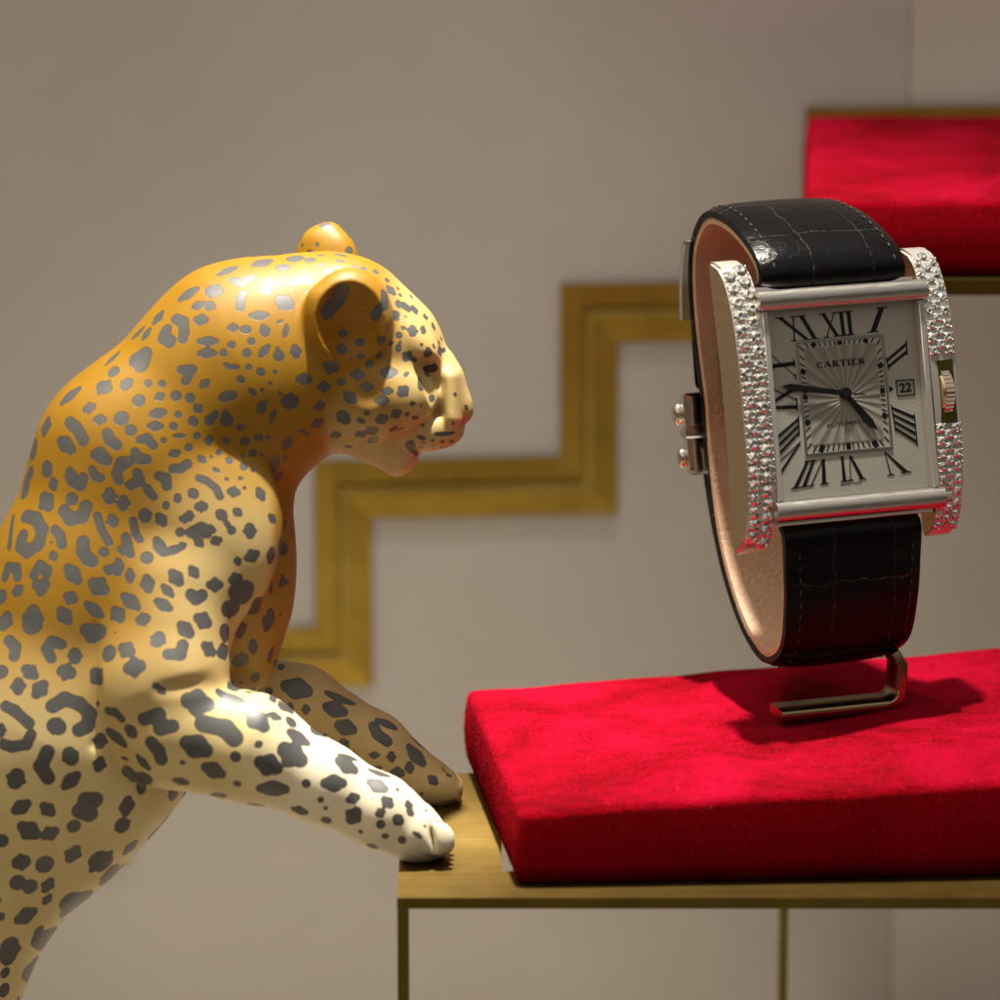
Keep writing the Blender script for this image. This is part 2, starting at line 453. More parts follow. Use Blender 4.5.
def ell(x, y, z, rx, ry, rz, k=14, ang=0.0, yaw=0.0, mode='add'):
    """ellipsoid, radii in px; ang turns it counter clockwise in the picture, yaw about the vertical"""
    c = L2C(x, y, z); r = np.array([rx, ry, rz * FZ]) * MM; k = k * MM
    m = r.max() + k + 2 * VOX
    s = _slice(c - m, c + m)
    if s is None: return
    X, Y, Z = _coords(s); X = X - c[0]; Y = Y - c[1]; Z = Z - c[2]
    if yaw:
        q = math.radians(yaw); X, Z = X * math.cos(q) + Z * math.sin(q), -X * math.sin(q) + Z * math.cos(q)
    q = math.radians(ang); X, Y = X * math.cos(q) + Y * math.sin(q), -X * math.sin(q) + Y * math.cos(q)
    k0 = np.sqrt((X / r[0]) ** 2 + (Y / r[1]) ** 2 + (Z / r[2]) ** 2)
    k1 = np.sqrt((X / r[0] ** 2) ** 2 + (Y / r[1] ** 2) ** 2 + (Z / r[2] ** 2) ** 2)
    d = k0 * (k0 - 1) / np.maximum(k1, 1e-6)
    _blend(s, d.astype(np.float32), k, mode)
def cone(a, b, r1, r2, k=14, fz=1.0, mode='add'):
    """rounded cone between two points (px, px, depth px); fz widens it in depth"""
    A = L2C(*a); B = L2C(*b); r1 = r1 * MM; r2 = r2 * MM; k = k * MM
    m = max(r1, r2) * max(1, fz) + k + 2 * VOX
    s = _slice(np.minimum(A, B) - m, np.maximum(A, B) + m)
    if s is None: return
    X, Y, Z = _coords(s)
    v = B - A; v = v.copy(); v[2] /= fz; L2 = float(v @ v)
    PX, PY, PZ = X - A[0], Y - A[1], (Z - A[2]) / fz
    t = np.clip((PX * v[0] + PY * v[1] + PZ * v[2]) / L2, 0, 1)
    d = np.sqrt((PX - t * v[0]) ** 2 + (PY - t * v[1]) ** 2 + (PZ - t * v[2]) ** 2) - (r1 + (r2 - r1) * t)
    _blend(s, d.astype(np.float32), k, mode)

# trunk
cone((140, 470, 0), (100, 600, 0), 103, 112, 10, 0.86)
cone((100, 600, 0), (50, 735, 0), 112, 130, 30, 0.86)
cone((50, 735, 0), (-28, 852, 0), 128, 112, 30, 0.86)
cone((112, 738, 0), (58, 832, 0), 90, 66, 24, 0.9)
ell(-100, 955, 0, 128, 132, 118, 40)
ell(-150, 1020, 0, 105, 120, 110, 40)
# neck
cone((250, 371, 0), (146, 462, 0), 107, 103, 30, 0.80)
cone((318, 343, 0), (250, 374, 0), 90, 106, 30, 0.74)
# chest
ell(212, 566, 0, 80, 112, 62, 26)
cone((230, 480, 0), (214, 600, 0), 60, 72, 24, 0.8)
ell(238, 640, 0, 34, 54, 44, 20, 20)
# far shoulder and foreleg
ell(190, 530, 62, 70, 96, 52, 18)
cone((190, 600, 66), (200, 680, 92), 66, 56, 20)
cone((200, 690, 96), (300, 706, 100), 50, 40, 16)
cone((300, 706, 100), (375, 745, 102), 40, 31, 12)
cone((375, 745, 102), (418, 778, 102), 31, 27, 12)
ell(436, 785, 102, 28, 21, 31, 10, -18)
for tz in (82, 96, 110, 123): ell(448, 789 - abs(tz - 102) * .1, tz, 15, 13, 9, 4, -18)
# near shoulder
ell(190, 512, -66, 86, 92, 46, 7, 62)
ell(214, 548, -72, 60, 72, 42, 16, 10)
# near upper arm, a seam of its own against the trunk
cone((172, 600, -72), (160, 684, -96), 60, 66, 26, 0.80)
cone((140, 650, -96), (146, 700, -104), 44, 48, 5, 0.85)
cone((160, 690, -98), (176, 728, -102), 64, 54, 14, 0.85)
cone((176, 732, -102), (250, 748, -106), 56, 52, 10, 0.9)
cone((250, 748, -106), (322, 783, -108), 52, 38, 12)
cone((322, 783, -108), (380, 812, -108), 38, 34, 14)
cone((380, 812, -108), (408, 828, -108), 34, 30, 14)
ell(418, 836, -108, 31, 25, 34, 10, -16)
for tz in (-134, -118, -101, -86): ell(436, 841 - abs(tz + 110) * .12, tz, 19, 17, 9.5, 3, -20)
# creases at the elbow pit, along the trunk and between the toes
cone((160, 690, -172), (222, 680, -143), 3, 4, 12, 1.0, 'carve')
cone((94, 625, -142), (95, 745, -142), 4, 5, 6, 2.2, 'carve')
cone((95, 745, -142), (116, 772, -146), 4, 2.5, 6, 2.0, 'carve')
cone((428, 816, -142), (436, 858, -138), 3.6, 3.2, 2, 1.0, 'carve')
cone((433, 811, -127), (457, 843, -127), 4.2, 5.0, 2, 1.0, 'carve')
cone((435, 810, -110), (459, 843, -110), 4.2, 5.0, 2, 1.0, 'carve')
cone((435, 810, -94), (459, 843, -94), 4.2, 5.0, 2, 1.0, 'carve')
cone((444, 772, 88), (464, 792, 88), 3, 3, 4, 1.0, 'carve')
cone((444, 772, 103), (464, 792, 103), 3, 3, 4, 1.0, 'carve')
# hind legs, standing on the floor below the picture
for sz in (-1, 1):
    ell(-120, 1040, sz * 74, 96, 120, 50, 24, -20)
    cone((-95, 1110, sz * 86), (-60, 1195, sz * 90), 56, 40, 24)
    cone((-60, 1200, sz * 90), (-150, 1300, sz * 92), 38, 27, 20)
    cone((-150, 1300, sz * 92), (-138, 1420, sz * 92), 26, 24, 16)
    cone((-138, 1430, sz * 92), (-80, 1440, sz * 92), 25, 22, 16)
# tail
cone((-235, 1010, 10), (-290, 1120, 20), 20, 17, 20)
cone((-290, 1120, 20), (-290, 1260, 30), 17, 15, 12)
cone((-290, 1260, 30), (-240, 1360, 20), 15, 13, 12)

# head: skull, brow, cheeks, muzzle
ell(348, 320, 0, 64, 61, 70, 16)
ell(382, 350, 0, 61, 61, 66, 14, 0)
ell(374, 397, -36, 61, 43, 44, 9, 0)
ell(374, 397, 36, 61, 43, 44, 9, 0)
ell(352, 400, 0, 56, 42, 66, 14)
ell(414, 343, -34, 34, 17, 24, 8, -46)
ell(414, 343, 34, 34, 17, 24, 8, -46)
# ruff behind the cheek
cone((300, 330, -66), (316, 386, -62), 17, 20, 7, 0.8)
cone((300, 330, 66), (316, 386, 62), 17, 20, 7, 0.8)
# bridge and nose
cone((405, 345, 0), (436, 366, 0), 32, 20, 9, 1.0)
cone((436, 367, 0), (458, 404, 0), 18.5, 14.5, 6, 1.15)
cone((450, 378, 0), (452, 420, 0), 12.5, 13, 11, 2.9)
ell(459, 410, 0, 14, 11, 20, 5, -30)
# upper lips, mouth and chin
ell(408, 438, 0, 28, 17, 36, 8)
ell(437, 435, -14, 27, 15, 24, 7, 12)
ell(437, 435, 14, 27, 15, 24, 7, 12)
for sz in (-1, 1): ell(430, 430, sz * 25, 19, 13, 15, 7, 10)
cone((345, 428, 0), (396, 458, 0), 24, 16, 12, 1.6)
ell(402, 461, 0, 18, 12, 26, 6, 38)
cone((414, 451, -50), (404, 451, -38), 6, 5, 5, 1.2, 'carve')
cone((421, 455, -28), (426, 458, 28), 4, 4, 4, 1.0, 'carve')
cone((404, 440, -64), (396, 452, -62), 12, 10, 7, 1.0, 'carve')
ell(420, 402, 0, 28, 38, 29, 6)
# hollow between cheek and bridge, eye socket
for sz in (-1, 1):
    cone((429, 369, sz * 55), (438, 410, sz * 50), 14, 5, 3, 1.0, 'carve')
    cone((416, 361, sz * 76), (434, 366, sz * 56), 4, 9, 3, 1.0, 'carve')
    cone((466, 424, sz * 19), (455, 428, sz * 22), 3.6, 3, 4, 1.0, 'carve')
# ears
ell(350, 316, -80, 43, 47, 34, 8, 0, 16)
cone((306, 348, -70), (319, 300, -88), 12, 12, 8)
ell(352, 326, -116, 38, 46, 34, 2.5, 4, 8, 'carve')
cone((354, 338, -106), (368, 392, -102), 29, 22, 5, 1.0, 'carve')
ell(327, 262, 62, 33, 37, 26, 10, 14, -18)
cone((318, 240, 62), (330, 232, 66), 9, 8, 12)
ell(330, 268, 98, 24, 32, 22, 5, 0, -10, 'carve')

def surface_nets(F):
    ins = F < 0
    nx, ny, nz = F.shape
    anyc = np.zeros((nx - 1, ny - 1, nz - 1), bool); allc = np.ones_like(anyc)
    for a in (0, 1):
        for b in (0, 1):
            for c in (0, 1):
                q = ins[a:nx - 1 + a, b:ny - 1 + b, c:nz - 1 + c]; anyc |= q; allc &= q
    act = anyc & ~allc; del anyc, allc
    ci = np.argwhere(act); idx = np.full(act.shape, -1, np.int32); idx[act] = np.arange(len(ci))
    off = [(a, b, c) for a in (0, 1) for b in (0, 1) for c in (0, 1)]
    val = np.stack([F[ci[:, 0] + o[0], ci[:, 1] + o[1], ci[:, 2] + o[2]] for o in off], 1)
    acc = np.zeros((len(ci), 3)); cnt = np.zeros(len(ci))
    for i in range(8):
        for j in range(i + 1, 8):
            if sum(abs(off[i][q] - off[j][q]) for q in range(3)) != 1: continue
            a, b = val[:, i], val[:, j]; m = (a < 0) != (b < 0)
            t = np.where(m, a / np.where(m, a - b, 1), 0)[:, None]
            p = np.array(off[i]) + t * (np.array(off[j]) - np.array(off[i]))
            acc += p * m[:, None]; cnt += m
    V = ci + acc / cnt[:, None]
    faces = []
    for ax in range(3):
        sl0 = [slice(1, -1)] * 3; sl1 = [slice(1, -1)] * 3
        sl0[ax] = slice(0, -1); sl1[ax] = slice(1, None)
        a = ins[tuple(sl0)]; b = ins[tuple(sl1)]
        e = np.argwhere(a != b); 
        if not len(e): continue
        base = e.copy(); o = [1, 1, 1]; o[ax] = 0; base = base + np.array(o)
        u, v = [(1, 2), (2, 0), (0, 1)][ax]
        def cell(du, dv):
            q = base.copy(); q[:, u] -= du; q[:, v] -= dv
            return idx[q[:, 0], q[:, 1], q[:, 2]]
        fq = np.stack([cell(0, 0), cell(1, 0), cell(1, 1), cell(0, 1)], 1)
        flip = a[e[:, 0], e[:, 1], e[:, 2]]
        fq[~flip] = fq[~flip][:, ::-1]
        faces.append(fq)
    return V, np.concatenate(faces)
LV, LF = surface_nets(FLD)
# relax the net a little and pull it back on the surface
def field_at(F, p):
    i = np.clip(p.astype(int), 0, np.array(F.shape) - 2); f = p - i
    r = 0
    for a in (0, 1):
        for b in (0, 1):
            for c in (0, 1):
                wgt = (f[:, 0] if a else 1 - f[:, 0]) * (f[:, 1] if b else 1 - f[:, 1]) * (f[:, 2] if c else 1 - f[:, 2])
                r = r + wgt * F[i[:, 0] + a, i[:, 1] + b, i[:, 2] + c]
    return r
E = np.concatenate([LF[:, [0, 1]], LF[:, [1, 2]], LF[:, [2, 3]], LF[:, [3, 0]]])
E = np.concatenate([E, E[:, ::-1]])
deg = np.bincount(E[:, 0], minlength=len(LV)).astype(float)
for it in range(4):
    nb = np.stack([np.bincount(E[:, 0], LV[E[:, 1], q], len(LV)) for q in range(3)], 1) / deg[:, None]
    LV = LV * 0.4 + nb * 0.6
def grad_at(p, h=0.7):
    return np.stack([(field_at(FLD, p + np.eye(3)[q] * h) - field_at(FLD, p - np.eye(3)[q] * h)) / (2 * h) for q in range(3)], 1)
LV = np.clip(LV, 1.5, np.array(FLD.shape) - 2.5)
for it in range(2):
    g = grad_at(LV); LV -= g * (field_at(FLD, LV) / np.maximum((g ** 2).sum(1), VOX * VOX * .25))[:, None] * 0.9
LN = grad_at(LV); LN /= np.linalg.norm(LN, axis=1)[:, None] + 1e-9
LC = G_LO + LV * VOX                       # camera aligned mm
PXY = np.stack([LC[:, 0] / LC[:, 2] * DF / MM + 500, 500 - LC[:, 1] / LC[:, 2] * DF / MM], 1)   # where each point is measured in the photo
DZ = (LC[:, 2] - LD) / MM / FZ
del FLD

# ---- painted spots, and a dark stroke for the mouth hollow's shade: measured outlines as thick strokes (x y x y ... r), each block with its own origin and scale
SPOTS = [
(100, 250, 4.545, """690 20 760 12 6;708 68 760 48 17;877 38 888 38 20;950 44 960 44 11;822 78 834 78 18;545 108 618 80 12;605 140 640 150 688 122 15;765 140 772 165 752 190 15;
890 150 915 130 950 142 14;370 222 430 180 17;500 185 530 190 28;425 262 455 248 13;480 250 510 262 14;655 195 636 225 642 262 13;825 235 850 250 30;250 325 280 290 16;155 395 195 355 9;
198 400 222 365 10;345 315 380 330 385 380 378 405 18;440 318 475 318 17;300 370 290 400 315 415 22;690 300 750 298 14;590 355 612 350 16;655 365 665 365 18;455 415 530 415 12;455 468 512 468 14;
590 430 602 432 11;685 412 692 420 13;805 335 825 322 6;745 350 748 380 14;838 395 850 340 9;735 475 765 440 10;806 450 8;810 480 20;888 445 890 485 17;663 472 15;563 475 12;565 522 590 532 620 530 9;
676 530 10;165 500 200 480 185 520 30;30 520 85 465 9;60 555 20;370 545 425 545 392 600 15;215 608 13;281 607 13;110 620 125 605 22;465 618 490 600 12;630 588 645 592 11;732 560 15;799 560 9;
583 660 560 670 600 665 15;690 640 695 655 12;738 638 7;775 612 8;815 650 9;905 585 945 590 18;5 620 30 630 26;172 688 24;262 675 280 665 13;350 662 20;409 672 18;440 722 450 728 12;235 750 290 742 15;
357 746 11;425 785 14;490 785 525 740 10;500 775 14;575 735 6;575 778 22;850 690 880 690 28;735 705 730 730 18;755 692 8;775 780 800 725 9;640 803 12;95 767 28;30 830 45 870 75 885 20;140 820 22;
230 800 280 798 13;330 798 13;185 865 215 860 240 890 15;160 915 185 950 215 950 17;95 960 130 960 85 985 17;290 865 10"""),
(0, 200, 3.333, """205 675 260 630 12;155 740 150 775 15;115 810 110 850 12;285 695 305 688 14;230 740 255 760 280 800 15;200 805 235 825 16;320 735 345 735 12;320 845 355 870 15;155 888 160 905 18"""),
(0, 450, 5.0, """170 5 165 25 18;335 0 370 5 14;470 20 500 15 530 45 20;262 150 272 190 18;148 120 135 160 122 215 20;345 110 355 150 22;355 155 405 175 410 140 22;
460 100 475 130 505 145 16;640 60 600 80 585 120 595 150 18;685 115 695 150 655 180 19;790 125 825 145 835 180 18;740 185 750 215 775 235 14;545 210 545 245 28;615 245 612 290 25;352 242 362 245 25;
215 235 240 280 30;322 300 350 345 410 340 430 280 26;125 335 180 340 210 400 190 470 140 510 105 480 108 430 24;65 330 55 420 42 490 9;275 395 300 430 310 480 18;265 520 268 540 14;258 460 5;
415 465 415 510 440 550 460 560 25;490 335 505 400 540 460 15;558 345 572 375 22;665 360 670 410 705 450 13;722 315 725 335 27;795 335 815 365 20;830 270 830 285 14;630 440 645 480 650 520 17;
605 500 635 515 17;525 512 20;728 540 26;785 455 815 520 18;820 515 915 480 13;585 555 585 620 18;530 590 570 610 18;650 610 650 655 14;725 640 740 700 22;820 680 860 730 13;790 755 845 790 19;
25 640 40 590 80 595 90 635 17;165 630 200 580 235 600 232 620 18;185 680 225 680 205 710 18;80 710 95 700 22;5 730 5 740 26;165 800 160 880 40;160 870 46;335 590 385 650 24;470 670 520 700 34;
345 740 365 750 25;310 805 345 850 26;440 770 500 830 17;615 730 685 785 22;575 805 605 840 28;700 855 730 845 26;30 840 20 870 32;430 905 495 905 460 935 28;575 915 4"""),
(0, 620, 5.0, """45 100 75 140 70 185 22;265 110 300 120 255 110 230 150 255 195 20;380 165 378 195 28;315 260 345 265 33;130 250 170 280 25;90 310 95 350 28;220 320 180 370 27;10 260 28;
30 430 70 460 140 520 22;5 540 5 560 22;150 580 130 620 60 640 20 620 21;265 430 320 400 400 420 450 470 440 530 390 555 28;270 530 295 535 38;480 270 500 300 28;490 415 10;540 450 580 460 605 490 14;
545 560 620 620 18;500 590 500 620 24;645 550 665 565 24;500 700 490 740 23;345 670 355 690 35;240 660 200 730 240 790 28;380 770 320 830 23;85 780 70 810 38;75 950 140 920 24;225 935 260 965 24;
430 900 470 900 400 950 450 970 32;640 900 635 960 25;655 760 690 790 730 790 22;730 790 710 850 21;870 885 905 865 14;775 330 12;800 345 815 365 12;720 500 790 470 800 540 860 530 27;
755 615 790 650 810 700 26;690 680 740 735 14;615 690 640 700 5;880 800 930 815 11;910 713 9;780 110 800 85 30;840 170 900 170 915 130 22;545 170 32;610 140 655 160 28;650 240 690 230 38;910 30 950 65 23"""),
(100, 520, 5.0, """365 265 400 310 24;455 245 480 275 17;550 325 600 330 24;450 375 480 400 515 380 23;680 200 695 215 12;740 190 780 175 22;855 150 848 200 14;915 130 920 145 18;955 60 4;
660 300 690 290 20;680 360 730 350 720 380 36;640 440 660 440 36;785 410 782 445 23;885 250 855 360 8;915 280 905 320 935 310 9;850 460 860 500 835 540 825 500 13;490 495 540 515 28;410 530 450 570 24;
620 560 625 575 25;700 535 700 565 21;765 610 768 660 14;690 700 710 700 30;525 630 560 660 25;600 665 630 650 18;780 780 780 790 16;905 470 5;845 700 865 640 9;707 815 708 835 9;650 830 670 850 11;
740 860 8;775 855 8"""),
(170, 400, 6.667, """175 52 198 68 20;58 95 17;20 175 20;155 135 158 165 22;245 140 310 75 10;262 140 22;375 65 8;375 100 18;375 142 32;470 183 495 180 11;178 233 17;258 250 262 285 22;
366 262 370 275 14;500 268 505 268 23;584 250 19;648 252 12;20 245 100 245 12;125 320 20;10 360 60 355 15;327 343 15;195 380 220 410 14;272 384 11;390 400 405 410 15;488 360 10;552 360 18;607 367 10;
800 265 770 315 20;705 375 690 480 16;775 370 765 400 7;735 500 745 620 20;485 435 495 445 18;552 472 12;295 458 320 468 11;375 525 13;460 520 475 525 13;495 580 10;25 455 70 460 110 435 23;
195 530 240 535 300 590 328 645 17;405 612 445 620 26;590 610 615 655 22;150 625 165 628 27;45 645 50 665 20;200 720 220 715 29;340 755 350 775 28;360 800 395 855 13;405 875 22;435 735 460 765 18;
670 770 695 810 15;530 860 535 890 34;740 690 750 720 9;130 760 135 790 22;80 790 120 790 22;60 885 24;150 880 200 860 240 890 31;245 850 280 865 19;180 930 215 970 21;290 955 330 930 19;
60 980 100 960 15;752 975 26;812 870 808 900 5;860 205 890 210 920 235 7"""),
(0, 700, 3.333, """3 468 18;75 425 120 450 23;150 455 185 440 17;245 418 18;405 415 408 425 20;540 420 565 400 14;515 445 11;425 502 445 480 14;250 500 235 530 19;325 530 345 545 30;360 590 370 575 20;
400 600 430 590 12;60 540 80 535 22;150 545 25;60 605 22;100 622 20;165 605 155 630 15;152 670 165 658 11;230 670 275 690 26;65 730 110 710 19;130 770 12;125 795 180 785 15;0 720 10;35 820 30 855 32;
20 910 12;90 905 130 885 14;15 970 16"""),
(150, 620, 2.857, """803 592 811 642 1.3;110 230 160 240 27;195 205 255 230 10;290 270 325 305 21;345 270 370 280 7;155 300 215 310 240 340 21;400 320 450 350 12;105 350 160 370 24;385 370 430 400 27;303 360 318 352 6;
245 393 12;315 405 360 425 22;160 420 205 440 17;90 408 5;247 467 7;320 480 385 485 16;445 465 9;500 465 550 470 16;540 405 580 425 16;540 385 590 400 5;635 430 680 445 6;630 465 670 480 14;
415 540 440 547 10;490 515 6;500 538 5;570 512 590 504 10;575 570 590 550 16;505 573 9;280 527 320 530 5;180 500 210 500 6;75 460 100 465 8;675 515 685 528 12;650 553 665 551 8;657 587 9;
703 570 713 575 12;738 522 745 538 7;740 548 745 555 7;757 605 772 620 5;718 627 8;672 617 6;603 605 5;628 643 645 650 6;707 482 4;790 545 3;805 573 3;820 575 3;785 590 3;235 190 250 195 8;
395 190 445 200 23;355 125 375 132 7;340 205 350 230 10;380 250 398 250 8;443 250 443 260 8;505 210 580 240 6;505 250 550 262 15;540 300 575 312 16;405 293 11;470 322 485 322 8;640 305 650 330 680 345 12;
650 285 700 310 7;550 348 562 356 10;632 387 648 387 6;688 384 688 396 9;740 415 740 428 8;700 436 718 440 12;745 365 780 410 13;755 340 790 370 5;803 450 812 462 8;850 443 860 447 4;845 410 3;870 420 3;775 495 4"""),
(250, 200, 4.0, """290 100 315 105 13;397 205 412 212 12;195 148 6;207 175 207 185 5;268 175 268 185 5;232 240 248 240 10;278 220 290 220 6;225 208 255 208 4;275 255 290 262 6;340 215 380 225 5;350 238 370 245 6;
315 280 335 278 10;460 272 470 278 6;500 285 510 290 8;555 350 570 370 11;548 322 8;595 355 5;600 380 5;595 410 595 425 9;622 418 634 438 9;652 430 665 450 9;580 462 590 458 12;645 385 5;625 470 4;
697 460 703 475 7;652 510 650 535 14;693 508 695 530 8;732 498 738 515 5;608 512 622 512 6;598 545 9;600 573 6;595 592 595 602 10;556 576 568 574 5;685 582 5;713 605 717 612 6;733 580 740 590 6;
622 632 635 622 13;650 640 668 640 7;710 600 712 625 9;755 610 765 600 8;755 570 5;765 560 4;366 358 346 400 308 442 25;540 380 540 410 500 460 16;362 532 382 532 11;432 567 440 573 12;358 592 375 600 14;
435 622 452 622 8;515 560 538 560 12;508 625 525 618 8;470 660 482 650 9;315 665 335 670 20;415 702 442 702 16;535 690 575 688 18;620 705 632 695 6;678 722 682 750 11;285 750 312 750 15;355 733 365 733 11;
455 752 485 748 14;540 768 562 762 10;600 775 620 757 16;385 780 418 800 14;505 803 545 808 13;270 828 288 820 14;255 895 285 888 13;370 862 382 878 21;330 940 350 935 11;430 943 455 932 10;470 928 500 922 14;
460 852 475 848 8;438 880 452 885 8;518 878 538 876 16;580 860 595 852 13;627 857 7;645 816 655 816 6;683 825 4;650 873 670 871 5;722 800 730 785 8;562 918 588 908 8;485 965 505 955 9;595 915 615 908 3;
380 985 405 984 4;635 975 645 990 9;458 418 3;403 638 3;555 640 3"""),
(380, 300, 5.263, """165 752 180 790 190 812 9;285 335 292 375 9;240 380 262 400 6;330 270 345 262 5;393 502 402 502 6;448 562 458 574 7;382 644 382 656 5;295 703 340 707 385 700 7;205 713 230 725 7;218 753 232 755 5;270 740 290 742 6;322 745 338 745 5;372 742 386 741 6;270 768 288 769 5;
320 775 324 775 3;350 770 4;210 772 220 775 4;165 770 175 800 10;230 658 7"""),
]
strokes = []
for ox, oy, k, txt in SPOTS:
    for item in txt.replace('\n', '').split(';'):
        v = [float(q) for q in item.split()]
        if not v: continue
        pts = [(ox + v[i] / k, oy + v[i + 1] / k) for i in range(0, len(v) - 1, 2)]
        strokes.append((pts, v[-1] / k))
front = LN[:, 2] < 0.15
order = np.argsort(PXY[:, 0]); SXs = PXY[order, 0]
def hit(x, y):
    """the surface point measured at a pixel"""
    for rad in (2.0, 4.0, 9.0, 18.0):
        a, b = np.searchsorted(SXs, [x - rad, x + rad]); c = order[a:b]
        c = c[(np.abs(PXY[c, 1] - y) < rad) & front[c]]
        if len(c):
            near = c[DZ[c] < DZ[c].min() + 14]
            q = near[np.argmin(((PXY[near] - (x, y)) ** 2).sum(1))]
            return LC[q], LN[q]
    return None, None
SD = np.full(len(LC), 5.0)                # signed distance to the nearest painted spot, mm
orx = np.argsort(LC[:, 0]); LX = LC[orx, 0]
def stroke3(P, r, nrm=None):
    P = [np.asarray(p) for p in P]
    lo = np.min(P, 0) - r - 1.6; hi = np.max(P, 0) + r + 1.6
    a, b = np.searchsorted(LX, [lo[0], hi[0]]); c = orx[a:b]
    q = LC[c]; m = ((q[:, 1:] > lo[1:]) & (q[:, 1:] < hi[1:])).all(1)
    if nrm is not None: m &= (LN[c] @ nrm) > -0.1
    c = c[m]; q = LC[c]
    if not len(c): return
    d = np.full(len(c), 1e9)
    for i in range(max(1, len(P) - 1)):
        A = P[i]; B = P[min(i + 1, len(P) - 1)]; v = B - A; L2 = v @ v
        t = np.clip((q - A) @ v / L2, 0, 1)[:, None] if L2 > 1e-9 else 0
        dd = np.linalg.norm(q - A - t * v, axis=1)
        if len(P) == 2 and L2 > 1e-9: dd = dd + r * (0.55 * np.abs(2 * t[:, 0] - 1) ** 1.6 - 0.28) * min(1, L2 ** .5 / (1.2 * r))
        d = np.minimum(d, dd) if i == 0 else np.minimum(d, dd) - np.clip(.3 * r - np.abs(d - dd), 0, None) ** 2 / (1.2 * r)
    d = d - r; k = 0.16; h = np.clip(k - np.abs(SD[c] - d), 0, None)
    SD[c] = np.minimum(SD[c], d) - h * h / (4 * k)
rngS = np.random.default_rng(5)
for pts, r in strokes:
    H = [hit(*p) for p in pts]; H = [h for h in H if h[0] is not None]
    if not H: continue
    nm = np.mean([h[1] for h in H], 0); view = min(1.0, max(0.2, -nm[2] / np.linalg.norm(nm)))
    stroke3([h[0] for h in H], r * MM / view ** .55 + (.19 if r > 2 else .07), nm)
# the sides that the photograph does not show carry the same kind of rosettes
def shown(v):
    x, y = PXY[v]
    if not (-2 < x < 1000 and y < 1001) or LN[v, 2] > -0.02: return False
    p, n = hit(x, y); return p is not None and LC[v, 2] < p[2] + 2.0
taken = []
for v in rngS.permutation(len(LC))[:26000]:
    p = LC[v]
    if SD[v] < 1.0: continue
    if taken and np.min(np.sum((np.array(taken) - p) ** 2, 1)) < (3.1 if PXY[v][0] < 280 else 2.1) ** 2: continue
    if shown(v): continue
    taken.append(p); n = LN[v]; t1 = np.cross(n, [0, 0.3, 1.0]); t1 /= np.linalg.norm(t1); t2 = np.cross(n, t1)
    a = rngS.uniform(0, 6.28); d1 = math.cos(a) * t1 + math.sin(a) * t2; d2 = np.cross(n, d1)
    big = 1.0 if PXY[v][0] < 280 else 0.6
    ln = rngS.uniform(.1, .9) * big; bend = rngS.choice([0, 0, .7, -.7]) * big
    stroke3([p - d1 * ln + d2 * bend, p, p + d1 * ln + d2 * bend], rngS.uniform(.42, .68) * big, n)

# ---- airbrushed ground colour: deep ochre on back and neck, cream on belly, legs, chin; some light painted in
def sstep(a, b, x): t = np.clip((x - a) / (b - a), 0, 1); return t * t * (3 - 2 * t)
x, y = PXY[:, 0], PXY[:, 1]
cream = sstep(600, 800, y + (x - 60) * 0.10)
legs = sstep(150, 230, x) * sstep(655, 700, y)
cream = np.maximum(cream * 0.92, legs)
cream = np.where(y > 760, np.maximum(cream, sstep(700, 860, y) * .9), cream)
cream = np.maximum(cream, sstep(180, 250, x) * sstep(500, 590, y) * .35)
cream = np.maximum(cream, sstep(110, 220, x) * sstep(440, 560, y) * (1 - sstep(268, 280, x)) * (DZ < -30) * .6)  # shoulder and upper arm paler: strong light put into the paint
farleg = (x > 240) & (y > 640) & (DZ > 0)
cream = np.where(farleg, .5 + .3 * sstep(330, 440, x), cream)  # far foreleg more ochre: warm bounce light put into the paint
chest = (x > 210) & (y > 440) & (y < 705) & (DZ > -78) & ~farleg
cream = np.where(chest, cream * .25, cream)
face = sstep(372, 420, x) * (y < 500) * 0.5
chin = sstep(395, 450, y - (x - 400) * 0.15) * sstep(310, 350, x) * (y < 500) * .55
cream = np.clip(np.maximum(cream, np.maximum(face, chin)), 0, 1)
# warm tan painted on nose leather, lips and round the eye
rose = np.exp(-(((x - 466) / 9) ** 2 + ((y - 421) / 7) ** 2)) + 0.25 * np.exp(-(((x - 414) / 16) ** 2 + ((y - 457) / 9) ** 2))
rose = np.clip(rose + 0.5 * np.exp(-(((x - 434) / 11) ** 2 + ((y - 365) / 9) ** 2)), 0, 1)
deepo = np.exp(-(((x - 346) / 36) ** 2 + ((y - 335) / 40) ** 2)) * (LN[:, 2] < 0) * (DZ < -40) * .5

